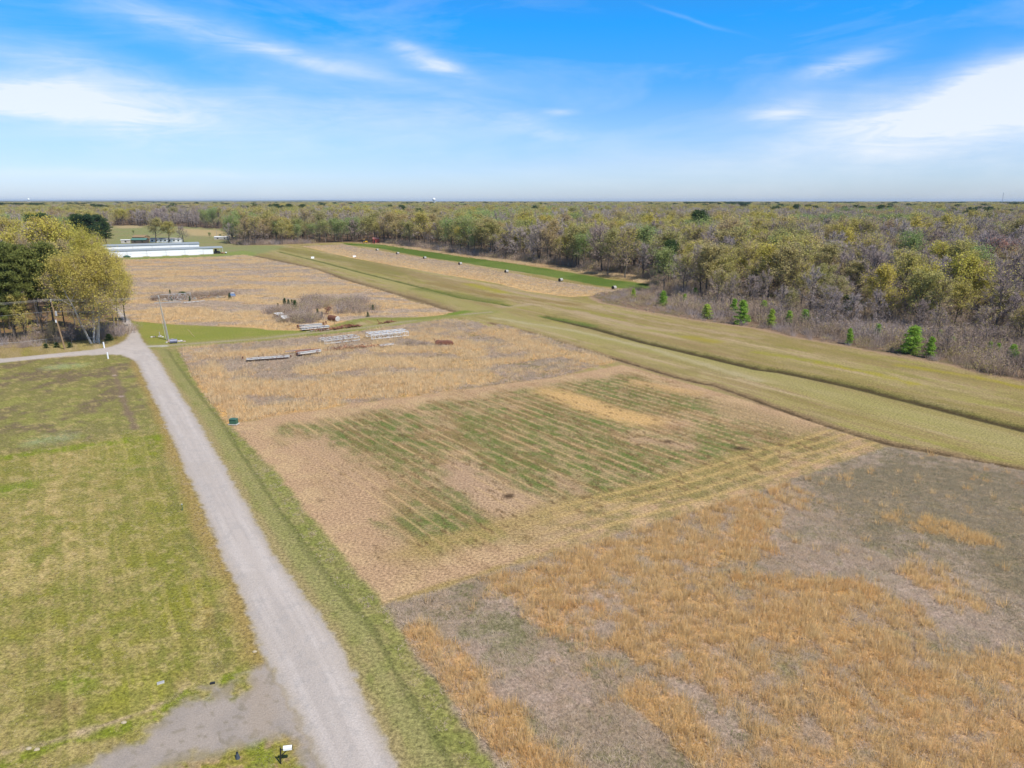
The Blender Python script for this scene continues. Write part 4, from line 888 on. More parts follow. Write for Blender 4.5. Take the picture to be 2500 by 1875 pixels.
    scatter("short_grass", TS + TL, np.stack([X, Y], 1), rots(n, .02), scl1(n, .6, 1.3), k, "short grass tufts and stubble on the lawn, verge and mown field", "grass")
field_grass()

# ------------------------------------------------------------------ trees
def put_tree(kind, var, x, y, h, label, name="tree", group=None, rz=None, wide=1.0, cat="tree"):
    tr, cr, wh, H = TREES[kind][var % len(TREES[kind])]
    s = h / H
    o = thing(name, (x, y, 0), label, cat, rng.uniform(0, 6.28) if rz is None else rz, group); o.scale = (s * wide, s * wide, s)
    a = bpy.data.objects.new("trunk", tr); COL.objects.link(a); a.parent = o
    b = bpy.data.objects.new("crown", cr); COL.objects.link(b); b.parent = o
    return o
def hgt(px, ybase, ytop):
    """height of something standing at photo pixel (px, ybase) whose top shows at ytop"""
    x, y = G(px, ybase); v = (937.5 - ytop) / F
    return CAMH - y * (sP - v * cP) / (cP + v * sP)
EXPL = []
def tp(kind, var, xb, yb, yt, label, name="tree", group=None, wide=1.0, cat="tree", xt=None):
    x, y = G(xb, yb); h = hgt(xb, yb, yt); EXPL.append((x, y, h * .25))
    return put_tree(kind, var, x, y, h, label, name, group, wide=wide, cat=cat)
gl = "tall pines beside the side road"
for (zx, yb, yt, k, v, w, lb) in (
    (20, 1310, 470, 'pine', 0, .95, "tall pine cut by the left edge of the photo"), (135, 1300, 440, 'pine', 1, .95, "tall pine with dense olive crown, second from the left edge"),
    (240, 1290, 470, 'pine', 2, .8, "tall pine between the dense olive-crowned pine and its thinner neighbour"), (380, 1270, 520, 'pine', 0, .75, "dark slim pine behind the tall roadside pines"),
    (480, 1270, 460, 'pine', 2, .95, "tall dark pine with a leaning trunk just behind the transformer pole"), (90, 1180, 500, 'pine', 2, 1, "pine standing behind the leftmost roadside pines"),
    (330, 1160, 500, 'pine', 1, 1, "pine behind the gap between the roadside pines"), (560, 1160, 570, 'dark_pine', 1, .8, "dark pine close to the big gold tree's left side")):
    x, y = R1(zx, yb); tp(k, v, x, y, R1(0, yt)[1], lb, "pine_tree", gl, w)
for (zx, yb, yt, k, v, w, lb) in (
    (60, 1310, 830, 'pine', 2, .9, "low bushy green tree at the far left under the tall pines"), (230, 1300, 860, 'olive', 1, .8, "small green-yellow tree under the roadside pines"),
    (150, 1290, 960, 'olive', 0, 1.1, "low spreading olive tree before the pine trunks"), (380, 1270, 1000, 'bare', 1, 1, "bare grey sapling tree in front of the pines"),
    (470, 1310, 1130, 'budding', 1, .7, "small leaning tree with pale trunk beside the transformer pole"), (620, 1300, 1130, 'bare', 2, 1.1, "bare brown young tree right of the transformer pole"),
    (650, 1180, 800, 'budding', 2, 1.0, "budding tree standing behind the red shrub")):
    x, y = R1(zx, yb); tp(k, v, x, y, R1(0, yt)[1], lb, "tree", None, w)
x, y = R1(830, 1295); tp('big_gold', 0, x, y, R1(0, 560)[1], "huge spreading olive-gold tree with several pale stems at the road junction", "tree", None, 1.1)
x, y = R1(1010, 1180); tp('big_gold', 1, x, y, R1(0, 580)[1], "golden leafy tree whose crown hangs over the side road", "tree", None, .72)
x, y = R1(860, 1080); tp('big_gold', 1, x, y, R1(0, 425)[1], "gold-topped tree directly left of the hangars", "tree", None, .62)
x, y = R1(1080, 1120); tp('olive', 2, x, y, R1(0, 720)[1], "olive tree overhanging the road's far end, rightmost of the left group", "tree", None, .9)
for (zx, yb, yt, k, v, w, lb) in ((470, 900, 305, 'gold', 0, 1.25, "left one of the two big bright gold trees behind the pines"), (640, 890, 315, 'gold', 1, 1.2, "right one of the two big bright gold trees, above the olive trees"),
    (620, 980, 410, 'budding', 0, 1.2, "half-bare olive tree in front of the two bright gold trees"), (740, 960, 450, 'green', 1, .9, "light green tree between the gold trees and the pines"),
    (300, 980, 430, 'orange', 0, .6, "small orange-topped tree behind the roadside pines")):
    x, y = R1(zx, yb); tp(k, v, x, y, R1(0, yt)[1], lb, "tree", None, w)
for (zx, yb, yt, v, lb) in ((400, 640, 195, 0, "dark pine standing alone left of the yellow-green tree, far left"), (690, 560, 205, 1, "dark pine at the left of the clump behind the gold trees"), (780, 560, 200, 0, "second dark pine from the left in the clump behind the gold trees"),
                            (860, 470, 205, 1, "tallest dark pine of the clump left of the hangars"), (920, 460, 260, 0, "rightmost dark pine of the clump left of the hangars")):
    x, y = R1(zx, yb); tp('dark_pine', v, x, y, R1(0, yt)[1], lb, "pine_tree", "dark pines behind the gold trees", 1.35)
for (zx, yb, yt, k, lb) in ((570, 600, 225, 'green', "yellow-green tree between the dark pines"), (310, 640, 250, 'green', "pale green tree left of the dark pines"),
                            (1345, 432, 238, 'olive', "large round olive tree behind the hangars' roof, leftmost of three"), (1455, 430, 265, 'olive', "middle of the three round trees behind the hangars"),
                            (1582, 428, 285, 'bare', "sparse grey tree, rightmost of the three behind the hangars")):
    x, y = R1(zx, yb); tp(k, 0, x, y, R1(0, yt)[1], lb, "tree", None, 1.5 if zx > 1000 else 1.1)
for (zx, yb, yt, lb, k, w) in ((1810, 390, 345, "round green bush in the open land behind the hangars", 'olive', 1.2), (1900, 388, 360, "low green bush beside the pale dead tree", 'olive', 1.6), (1150, 362, 325, "small green tree alone in the far pasture", 'green', 1.2)):
    x, y = R1(zx, yb); tp('green', 1, x, y, R1(0, yt)[1], lb, "bush", None, w, "bush")
# understory green shrubs near junction
for (zx, yb, yt, lb) in ((940, 1275, 1215, "low dark green shrub at the foot of the big olive-gold tree"), (600, 1335, 1290, "dark green shrub right of the transformer pole's foot"), (490, 1335, 1290, "dark green shrub left of the transformer pole's foot"), (400, 1340, 1300, "low green shrub on the grass before the pines")):
    x, y = R1(zx, yb); tp('cedar', 0, x, y, R1(0, yt)[1], lb, "shrub", None, 2.4, "shrub")
x, y = R1(620, 1260); tp('red', 0, x, y, R1(0, 1130)[1], "red flowering shrub among the trees near the transformer pole", "shrub", None, 1.5, "shrub")
# young pines along the wood edge
YP = [(R3, 1178, 885, 808), (R3, 1420, 945, 825), (R3, 1605, 940, 850), (R3, 1690, 890, 800), (R3, 1790, 1048, 935), (R3, 2010, 1030, 890), (R3, 2085, 1095, 900),
      (R4, 45, 1020, 905), (R4, 108, 1120, 975), (R4, 255, 1115, 990), (R4, 388, 1110, 980), (R4, 762, 1262, 1135), (R4, 990, 1220, 1100), (R4, 1268, 1340, 1115), (R4, 1425, 1375, 1205), (R4, 1510, 1240, 1150), (R4, 1610, 1310, 1205), (R4, 1915, 1345, 1245), (R4, 1990, 1360, 1260), (R4, 2100, 1420, 1270)]
YL = ["small dark conical pine at the near end of the scrub, leftmost of the row", "dull green young pine, second from the left in the scrub", "slim green young pine, third from the left in the scrub", "young pine set back against the tree trunks, fourth from the left",
      "rounded green young pine at the scrub's grassy edge left of the tallest bright one", "narrow light green young pine touching the tall bright yellow-green one", "tall bright yellow-green young pine at the scrub's edge, brightest in mid row",
      "thin young pine just right of the brightest yellow-green one, set back", "yellow-green young pine in the scrub, first of three in a line", "fuzzy yellow-green young pine in the scrub, second of three in a line", "column-shaped green young pine, third of three in a line",
      "leaning dark green young pine casting a shadow on the grass edge", "pale small pine between the leaning pine and the largest pine", "largest wide conical green pine at the wood's grassy edge", "slender green pine immediately right of the largest one",
      "faint pale young pine behind the slender one", "thin yellowish young pine in brown scrub right of the slender one", "left one of three young pines near the right edge", "middle one of three young pines near the right edge", "right one of three young pines near the right edge"]
for i, ((R, zx, yb, yt), lb) in enumerate(zip(YP, YL)):
    x, y = R(zx, yb); wd = {13: 1.35, 6: 1.2, 4: 1.3}.get(i, 1.05)
    tp('young_pine', i, x, y, R(0, yt - 12)[1], lb, "pine_tree", "young pines along the wood's edge", wd)
# small cedars in the scrap yard
for (R, zx, yb, yt, lb, w) in ((C4, 510, 400, 245, "tallest dark cedar in the scrap yard scrub, left of its twin", 1), (C4, 570, 410, 265, "dark cedar between the two tall cedars of the scrap yard", 1), (C4, 620, 400, 268, "dark cedar right of the tallest pair", 1), (C4, 680, 470, 275, "dark cedar in front of the tall cedar cluster", 1.1),
    (C4, 395, 390, 330, "tiny cedar left of the cedar cluster", 1), (C4, 820, 300, 228, "small cedar behind the grey scrub, back of the yard", 1.2), (C4, 800, 495, 430, "tiny cedar in the middle of the scrap yard", 1.2), (C4, 1040, 520, 420, "yellow-green small pine beside the rusty scrap", 1.2), (C4, 1110, 570, 470, "yellowish small pine nearest the rusty tank", 1.3),
    (C4, 1625, 480, 395, "small cedar in the right part of the scrub", 1), (C4, 1945, 450, 355, "small cedar at the right end of the scrub", 1.1), (C4, 1865, 560, 475, "tiny cedar at the front right of the scrub", 1.1),
    (C3, 408, 290, 145, "small cedar sticking up behind the steel lattice", .9), (C3, 150, 320, 255, "tiny cedar at the left end of the steel lattice", 1.2), (C3, 430, 400, 290, "cedar growing through the steel lattice", 1.2), (C3, 830, 400, 290, "cedar at the right end of the steel lattice", 1), (C3, 1690, 360, 215, "cedar beside the blue and white wreck", 1.1)):
    x, y = R(zx, yb); tp('cedar', int(zx) % 2, x, y, R(0, yt)[1], lb, "cedar", "small cedars among the scrap", w)
x, y = C3(670, 330); tp('cedar', 1, x, y, C3(0, 185)[1], "broad dark green bush behind the steel lattice", "bush", None, 4.0, "bush")

RW = region(1465, 452, 2.137)
HERO = [(40, 470, 250, 'olive', 0), (130, 485, 250, 'budding', 1), (222, 488, 300, 'bare', 0), (330, 560, 335, 'green', 0), (430, 600, 365, 'budding', 2), (555, 605, 300, 'olive', 1), (650, 600, 385, 'olive', 2), (735, 480, 268, 'budding', 0),
        (800, 625, 410, 'budding', 3), (872, 625, 335, 'gold', 0), (960, 640, 345, 'olive', 0), (1025, 645, 430, 'budding', 1), (1090, 690, 450, 'bare', 1), (1140, 640, 410, 'olive', 1), (1205, 705, 468, 'budding', 0), (1255, 470, 245, 'gold', 1), (1440, 742, 440, 'gold', 0),
        (1562, 690, 380, 'olive', 2), (1655, 770, 440, 'olive', 1), (1745, 780, 500, 'budding', 2), (1840, 760, 528, 'olive', 0), (1965, 725, 472, 'gold', 1), (2085, 640, 405, 'bare', 2), (2165, 650, 390, 'bare', 3), (2095, 765, 560, 'olive', 2), (2190, 800, 560, 'olive', 1),
        (1420, 530, 275, 'bare', 1), (1540, 520, 300, 'budding', 1), (1700, 545, 330, 'bare', 0), (1800, 560, 330, 'bare', 2), (1905, 520, 330, 'red', 0), (1965, 600, 405, 'red', 0), (1280, 705, 575, 'dark_pine', 0), (1330, 620, 455, 'bare', 3), (1500, 735, 560, 'budding', 3), (1590, 735, 590, 'bare', 1), (1000, 470, 275, 'budding', 2), (1100, 450, 240, 'olive', 0)]
HL = {'olive': "olive-crowned tree with a dark trunk", 'budding': "half-bare brown tree", 'bare': "bare lilac-grey tree", 'green': "light green tree", 'gold': "bright yellow-green crowned tree", 'red': "red-tinged bare tree", 'dark_pine': "dark evergreen tree"}
HM = [(0, "near the green strip's end"), (300, "behind the leftmost young pines"), (640, "behind the brightest young pine"), (900, "behind the aligned young pines"), (1180, "left of the largest young pine"), (1500, "behind the largest young pine"), (1800, "right of the largest young pine"), (2050, "by the photo's right edge")]
_hl = {}
for hx, hb, ht, hk, hv in HERO:
    mk = [t for x_, t in HM if hx >= x_][-1]; _hl.setdefault((HL[hk], "standing forward" if hb > 590 else "standing further back", mk), []).append((hx, hb, ht, hk, hv))
for (a_, b__, c__), l in _hl.items():
    for j, (hx, hb, ht, hk, hv) in enumerate(sorted(l)):
        lb = "%s, %s, %s%s" % (a_, b__, c__, "" if len(l) == 1 else (", left one" if j == 0 else (", right one" if j == len(l) - 1 else ", middle one")))
        x, y = RW(hx, hb); x0_, y0_ = G(x, y)
        tp(hk, hv, x, y, RW(0, ht)[1], lb, "tree", "trees of the wood beyond the airstrip", 1.12)

# woods: candidate positions
BEDGE = [G(*p) for p in BRUSH[4:17]]
def woods():
    XS = []; YS = []
    for r0, r1, sp in ((140, 480, 9.2), (480, 1000, 11.5), (1000, 2400, 16), (2400, 6500, 27), (6500, 12500, 44)):
        w = r1 * .78
        X, Y = jgrid(-w, w, 80, r1 + 10, sp); r = np.hypot(X, Y); k = (r >= r0) & (r < r1) & inview(X, Y, 260); XS.append(X[k]); YS.append(Y[k])
    X = np.concatenate(XS); Y = np.concatenate(YS); px, py = P(X, Y)
    bz = inpoly(px, py, BRUSH) & (px > 1700) & (segd(X, Y, BEDGE) > 7) & (rng.uniform(0, 1, len(X)) < .75)
    k = inpoly(px, py, WOOD) | bz | (inpoly(px, py, LWOOD) & ~((px > 150) & (py > 610)) & ~((px > -20) & (py > 770)))
    for pl in (LP(R3, (1420, 338), (2212, 360), (2212, 385), (1420, 372)), LP(R4, (0, 368), (180, 372), (180, 388), (0, 392)), LP(R3, (560, 374), (860, 380), (860, 390), (560, 384)), LP(R3, (640, 268), (1000, 266), (1000, 284), (640, 280)), LP(R1, (120, 290), (240, 290), (240, 312), (120, 312)), LP(R1, (120, 285), (240, 285), (240, 330), (120, 330))):
        k &= ~inpoly(px, py, pl)
    for ex, ey, er in EXPL: k &= np.hypot(X - ex, Y - ey) > max(2.0, er * (.5 if ey < 190 and ex < 0 else 1.05))
    X = X[k]; Y = Y[k]; px = px[k]; py = py[k]; n = len(X); r = np.hypot(X, Y)
    a = fbm(X / 45, Y / 45, 401, 3); b = fbm(X / 28 + 50, Y / 28, 402, 3); c = fbm(X / 90, Y / 90 + 9, 403, 3); u = rng.uniform(0, 1, n)
    # share of bare trees is highest in the near right wood
    nearR = sstep(300, 180, r) if False else 1 - sstep(260, 600, r)
    bare = np.clip(.43 + nearR * .03 + (a - .5) * 3.2 + (c - .5) * 1.2, .04, .92)
    kind = np.full(n, 'budding', dtype=object)
    kind[u < bare] = 'bare'
    k2 = u >= bare; v = rng.uniform(0, 1, n)
    kind[k2 & (v < .45 + (b - .5) * 2.2)] = 'olive'
    kind[k2 & (v > .90)] = 'gold'
    kind[k2 & (v > .72) & (v <= .86) & (c > .55)] = 'green'
    kind[k2 & (v > .78) & (v <= .86) & (c <= .52)] = 'orange'
    big1 = fbm(X / 160, Y / 160, 421, 3); big2 = fbm(X / 130 + 30, Y / 200, 422, 3); fr = r > 560
    kind[fr & (big1 > .60) & (rng.uniform(0, 1, n) < .8)] = 'bare'
    kind[fr & (big2 > .60) & (rng.uniform(0, 1, n) < .6)] = 'green'
    kind[fr & (big1 < .40) & (rng.uniform(0, 1, n) < .6)] = 'olive'
    kind[(r > 900) & (fbm(X / 90, Y / 120, 423, 2) > .80)] = 'dark_pine'
    lil = (px > 1980) & (py > 545) & (py < 735) & (rng.uniform(0, 1, n) < .62); kind[lil & ((kind == 'olive') | (kind == 'gold') | (kind == 'budding'))] = 'bare'
    inbr = inpoly(px, py, BRUSH) | (segd(X, Y, BEDGE) < 16); kind[inbr & ((kind == 'gold') | (rng.uniform(0, 1, n) < .35))] = 'budding'
    kind[(rng.uniform(0, 1, n) < .003)] = 'dark_pine'
    for pl in (LP(R3, (1610, 120), (1870, 110), (1870, 165), (1610, 170)), LP(R3, (1930, 115), (2140, 110), (2140, 165), (1940, 165)), LP(R4, (500, 108), (820, 108), (820, 130), (500, 130)), LP(R4, (1380, 140), (1500, 140), (1720, 105), (1720, 130), (1500, 160), (1380, 155)), LP(R4, (1960, 110), (2300, 105), (2300, 130), (1960, 132)), LP(R1, (0, 175), (380, 175), (380, 200), (0, 200)), LP(R1, (1180, 95), (1280, 95), (1280, 110), (1180, 110))):
        kind[inpoly(px, py, pl)] = 'dark_pine'
    for q in (G(*R4(1740, 760)), G(*R4(1830, 830))):
        kind[np.argmin(np.hypot(X - q[0], Y - q[1]))] = 'red'
    h = rng.uniform(13.5, 23, n) + 2.0 * sstep(300, 600, r) + (fbm(X / 60, Y / 60, 404) - .5) * 6
    h[kind == 'dark_pine'] += 3
    db = segd(X, Y, BEDGE); small = inpoly(px, py, BRUSH); h[small] = 4.5 + rng.uniform(0, 3, small.sum()) + .28 * np.minimum(db[small], 22)
    
    front = (r < 330) & (px > 1500); h[front] *= .92
    size = h / r; vis = (px > -10) & (px < 2510)
    order = np.argsort(-(size * vis)); nind = 300 - len([o for o in COL.objects if o.get("category") in ("tree",)])
    print("trees total", n, "individual", nind)
    ind = order[:nind]; rest = order[nind:]
    # labels of the individual trees
    look = {'bare': "bare grey-brown tree", 'budding': "half-bare budding tree", 'olive': "leafy olive tree", 'gold': "bright gold-green tree", 'green': "fresh green tree", 'orange': "orange-tinged tree", 'dark_pine': "dark evergreen pine", 'red': "red-budded tree"}
    marks = [(0, "behind the left-hand pines"), (280, "left of the hangars"), (560, "far wood's left end"), (760, "behind the marker boards"), (900, "behind the red shed"), (1010, "right of the red shed"), (1150, "behind the first bales"), (1300, "behind the middle bales"), (1430, "behind the last bales"),
             (1560, "by the green strip's end"), (1680, "behind the leftmost young pines"), (1800, "behind the brightest young pine"), (1950, "behind the three aligned pines"), (2060, "behind the leaning young pine"), (2180, "behind the largest young pine"), (2300, "behind the slender young pine"), (2420, "by the photo's right edge")]
    wx = np.array([p[0] for p in WEDGE]); wy = np.array([p[1] for p in WEDGE])
    lab = {}
    for i in ind:
        ye = np.interp(px[i], wx, wy); de = G(px[i], ye)[1]
        dep = Y[i] - de; row = "front row" if dep < 9 else ("second row" if dep < 20 else ("third row" if dep < 50 else "deep inside"))
        mk = [t for (x_, t) in marks if px[i] >= x_][-1] if px[i] >= 0 else marks[0][1]
        hh = "tall " if h[i] > 20 else ("low " if h[i] < 13 else "")
        lab.setdefault("%s%s, %s, %s" % (hh, look[kind[i]], row, mk), []).append(i)
    ordn = ["leftmost", "second from left", "third from left", "fourth from left", "fifth from left", "sixth from left", "seventh from left", "eighth from left", "ninth from left"]
    for t, l in lab.items():
        l.sort(key=lambda i: px[i])
        for j, i in enumerate(l):
            tt = t if len(l) == 1 else "%s, %s" % (t, ordn[min(j, 8)] if j < len(l) - 1 or len(l) > 9 else "rightmost")
            wd = rng.uniform(1.0, 1.4) if h[i] > 11 else rng.uniform(.8, 1.1); kk = kind[i]
            put_tree(kk, int(rng.integers(0, 4)), X[i], Y[i], h[i], tt, "pine_tree" if kk == 'dark_pine' else "tree", "trees of the wood beyond the airstrip", wide=wd)
    # the rest of the forest as one object
    ks = list(TREES.keys()); meshes = []; off = {}
    for kk in ks: off[kk] = (len(meshes), len(TREES[kk])); meshes += [t[2] for t in TREES[kk]]
    idx = np.array([off[kind[i]][0] + int(rng.integers(0, off[kind[i]][1])) for i in rest])
    sc = np.array([h[i] / TREES[kind[i]][0][3] for i in rest]); wd = rng.uniform(1.0, 1.35, len(rest)) * (1 + .35 * sstep(900, 2000, r[rest]) + .8 * sstep(2300, 3000, r[rest]) + 1.2 * sstep(6400, 6600, r[rest]))
    scatter("forest", meshes, np.stack([X[rest], Y[rest]], 1), rots(len(rest), .02), np.stack([sc * wd, sc * wd, sc], 1), idx, "endless spring woods of grey, olive and green trees reaching the horizon", "forest")
    # scrub under and before the trees
    X, Y = jgrid(-260, 330, 120, 620, 2.3); px, py = P(X, Y); nz = fbm(X / 9, Y / 9, 411)
    inb = inpoly(px, py, BRUSH); inw = inpoly(px, py, WOOD) & (segd(X, Y, [G(*p) for p in WEDGE]) < 26)
    k = inview(X, Y, 100) & ((inb & (nz > .36)) | (inw & (rng.uniform(0, 1, len(X)) < .55))); inbk = inb[k]; X = X[k]; Y = Y[k]; n = len(X)
    e = np.minimum(segd(X, Y, [G(*p) for p in BRUSH[3:14]]), 12) / 12
    s = rng.uniform(.6, 1.4, n) * np.where(inbk, (.4 + 1.15 * e) * np.where(P(X, Y)[0] < 1660, .5, 1), 1.6)
    scatter("scrub", BR, np.stack([X, Y], 1), rots(n), np.stack([s * 1.1, s * 1.1, s], 1), np.where(rng.uniform(0, 1, n) < .75, rng.integers(0, 3, n), 3 + rng.integers(0, 2, n)), "leafless grey-brown scrub along the foot of the wood", "scrub")
    # scrub in the scrap yard and by the lattice
    XX = []; SS = []
    for pts, w, cnt, sc in ((LG(C4, (520, 520), (900, 420), (1250, 380)), 5.5, 60, .95), (LG(C4, (640, 640), (1000, 620)), 3.2, 46, 1.0), (LG(C4, (820, 330), (1250, 320)), 3, 24, 1.1), (LG(C4, (1420, 500), (1560, 380), (1750, 300)), 3.5, 34, 1.1), (LG(C4, (1750, 520), (1850, 420)), 3.5, 20, .9), (LG(C4, (250, 440), (480, 600), (600, 680)), 1.8, 26, .8), (LG(C3, (900, 330), (1700, 270)), 2.5, 70, .8), (LG(C3, (60, 380), (900, 330)), 2.5, 60, .75), (LG(C5, (1650, 210), (1900, 200)), 2.2, 12, .4),
                            (LG(R1, (100, 1290), (400, 1270), (700, 1240)), 5, 40, .9), (LG(R1, (750, 1260), (1000, 1230)), 4, 26, 1.2), (LG(R1, (-100, 1330), (300, 1330)), 1, 10, .5)):
        for _ in range(int(cnt * 1.5)):
            t = rng.uniform(0, len(pts) - 1 - 1e-6); i = int(t); f = t - i; q = np.array(pts[i]) * (1 - f) + np.array(pts[i + 1]) * f + rng.normal(0, w * .62, 2)
            if fbm(np.array([q[0] / 2.5]), np.array([q[1] / 2.5]), 420)[0] < .42: continue
            XX.append(q); SS.append(sc * rng.uniform(.9, 1.5))
    XX = np.array(XX); SS = np.array(SS); n = len(XX)
    scatter("scrub", BR, XX, rots(n), np.stack([SS * 1.1, SS * 1.1, SS], 1), np.where(rng.uniform(0, 1, n) < .85, rng.integers(0, 3, n), 3), "leafless grey bushes grown up round the scrap and under the left-hand pines", "scrub")
woods()

# ------------------------------------------------------------------ made things
def v3(p, z): return Vector((p[0], p[1], z))
# utility poles and lines
P1 = G(*C3(360, 1240)); P2 = G(*R1(560, 1350))
H1 = hgt(*C3(360, 1240), C3(0, 290)[1]); H2 = hgt(*R1(560, 1350), R1(0, 925)[1])
dirw = Vector((P1[0] - P2[0], P1[1] - P2[1], 0)).normalized()
def pole(loc, H, label, lean, dead):
    t = thing("utility_pole", loc, label, "utility pole")
    b = MB(); lx, ly = lean
    n = 6
    for i in range(n):
        z0 = -.3 + (H + .3) * i / n; z1 = -.3 + (H + .3) * (i + 1) / n
        b.tube((lx * z0 / H, ly * z0 / H, z0), (lx * z1 / H, ly * z1 / H, z1), .21 - .07 * i / n, .21 - .07 * (i + 1) / n, 10, cap=(i == n - 1))
    b.build("pole", M['wood_grey'] if dead else M['wood_brown'], t)
    q = Vector((-dirw.y, dirw.x, 0))
    a = MB(); c = Vector((lx * .97, ly * .97, H - .35)); a.beam(c - q * 1.1, c + q * 1.1, .1, .12)
    a.build("crossarm", M['wood_grey'], t)
    for s in (-1, 0, 1):
        i_ = MB(); p = c + q * s * 1.0 + Vector((0, 0, .06 if s else .36)); i_.tube(p, p + Vector((0, 0, .12)), .03, .03, 6); i_.tube(p + Vector((0, 0, .12)), p + Vector((0, 0, .28)), .09, .05, 8); i_.build("insulator", M['guard'], t)
    return t, c, q
t1, c1, q1 = pole((*P1, 0), H1, "grey wooden utility pole with pale guy guards standing by rubble in the lawn", (-.9, -.5), True)
for sx in (-.36, .36):
    g = MB(); g.tube((sx, -.25, 0), (sx - .40, -.47, H1 * .46), .045, .04, 6); g.tube((sx - .40, -.47, H1 * .46), (-.70 + sx * .3, -.40, H1 * .80), .012, .012, 4); g.build("guy_wire", M['guard'], t1)
t2, c2, q2 = pole((*P2, 0), H2, "brown utility pole carrying a grey transformer before the pines", (-1.3, -.4), False)
tr = MB(); pz = H2 - 3.3; xx = -1.3 * pz / H2; tr.tube((xx + .32, -.25, pz - .5), (xx + .32, -.25, pz + .45), .24, .24, 12); tr.tube((xx + .32, -.25, pz + .45), (xx + .32, -.25, pz + .56), .24, .1, 12)
tr.tube((xx + .32, -.25, pz + .5), (xx + .32, -.25, pz + .85), .04, .03, 6); tr.build("transformer", M['steel'], t2, smooth=False)
jb = MB(); jb.box((xx + .1, -.3, pz - 1.8), (.3, .25, .7)); jb.build("junction_box", M['white'], t2)
w1 = Vector((*P1, 0)) + c1; w2 = Vector((*P2, 0)) + c2
P0 = P2[0] - dirw.x * 60, P2[1] - dirw.y * 60 + 2
w0 = Vector((P0[0], P0[1], w2.z + .2)); FARP = Vector((w1.x - 58, w1.y + 72, w1.z))
def wire(name, a, b, sag, label, off):
    m = MB(); n = 18
    for i in range(n):
        p = [];
        for j in (i, i + 1):
            f = j / n; q = a.lerp(b, f); q.z -= sag * 4 * f * (1 - f); p.append(q + off)
        m.tube(p[0], p[1], .019, .019, 4, cap=False)
    o = m.build(name, M['wire']); tag(o, label, "power line", "power lines between the poles"); return o
for s, nm in ((-1, "near-side top"), (0, "middle top"), (1, "far-side top")):
    off = q1 * s + Vector((0, 0, .34 if s else .6))
    wire("power_line", w1, w2, .55, "%s wire strung between the two utility poles" % nm, off)
    wire("power_line", w2, w0, .55, "%s wire leaving the transformer pole to the left" % nm, off)
lo = Vector((0, 0, -2.3)); wire("power_line", w1, w2, .7, "lowest wire strung between the two utility poles", lo); wire("power_line", w2, w0, .7, "lowest wire leaving the transformer pole to the left", lo)
# small far poles
for (R, x, yb, yt, lb) in ((R2, 62, 435, 350, "thin grey pole before the far wood's left end"), (R1, 1870, 375, 320, "thin pole in the tan field behind the hangars")):
    p = G(*R(x, yb)); h = hgt(*R(x, yb), R(0, yt)[1]); t = thing("utility_pole", p, lb, "utility pole"); b = MB(); b.tube((0, 0, -.2), (0, 0, h), .3, .2, 8); b.build("pole", M['wood_grey'], t)
    a = MB(); a.box((0, 0, h - .5), (2.0, .2, .2)); a.build("crossarm", M['wood_grey'], t)
# white marker posts
for (x, yb, yt, lb) in ((900, 1342, 1290, "white marker post on the far side of the side road"), (933, 1432, 1380, "white marker post on the near side of the side road")):
    p = G(*R1(x, yb)); h = hgt(*R1(x, yb), R1(0, yt)[1]); t = thing("marker_post", p, lb, "post", group="white culvert marker posts")
    b = MB(); b.tube((0, 0, -.2), (-.06, 0, h), .16, .16, 10); b.build("post", M['white'], t); c = MB(); c.tube((-.06, 0, h), (-.065, 0, h + .05), .19, .12, 10); c.build("cap", M['white'], t)
# fence along the yard
fp = LG(R1, (-400, 1360), (0, 1338), (200, 1325), (400, 1300), (640, 1275)); t = thing("chain_link_fence", (*fp[0], 0), "low grey chain-link fence before the roadside pines", "fence")
o0 = Vector((*fp[0], 0)); rail = MB(); net = MB()
for i in range(len(fp) - 1):
    a = v3(fp[i], 0) - o0; b = v3(fp[i + 1], 0) - o0; L_ = (b - a).length; n = int(L_ / 3)
    rail.tube(a + Vector((0, 0, 1.1)), b + Vector((0, 0, 1.1)), .03, .03, 5)
    for k in range(n):
        q = a.lerp(b, k / n); pm = MB(); pm.tube(q + Vector((0, 0, -.1)), q + Vector((0, 0, 1.15)), .035, .035, 6); pm.build("post", M['steel'], t)
    m = int(L_ / .16); u_ = (b - a).normalized()
    for k in range(m):
        q = a + u_ * (k * .16); net.beam(q + Vector((0, 0, .05)), q + u_ * .5 + Vector((0, 0, 1.08)), .006, .006); net.beam(q + u_ * .5 + Vector((0, 0, .05)), q + Vector((0, 0, 1.08)), .006, .006)
rail.build("rail", M['steel'], t); net.build("netting", M['steel'], t)
# pipe gate by the big tree
ga = G(*R1(778, 1300)); gb = G(*R1(855, 1305)); t = thing("pipe_gate", ga, "short grey pipe rail in front of the big olive-gold tree", "gate")
d = Vector((gb[0] - ga[0], gb[1] - ga[1], 0)); b = MB(); b.tube((0, 0, 1.5), d + Vector((0, 0, 1.5)), .05, .05, 6); b.tube((0, 0, .7), d + Vector((0, 0, .7)), .04, .04, 6); b.build("rail", M['steel'], t)
for q in (Vector((0, 0, 0)), d): b = MB(); b.tube(q, q + Vector((0, 0, 1.6)), .06, .06, 6); b.build("post", M['steel'], t)
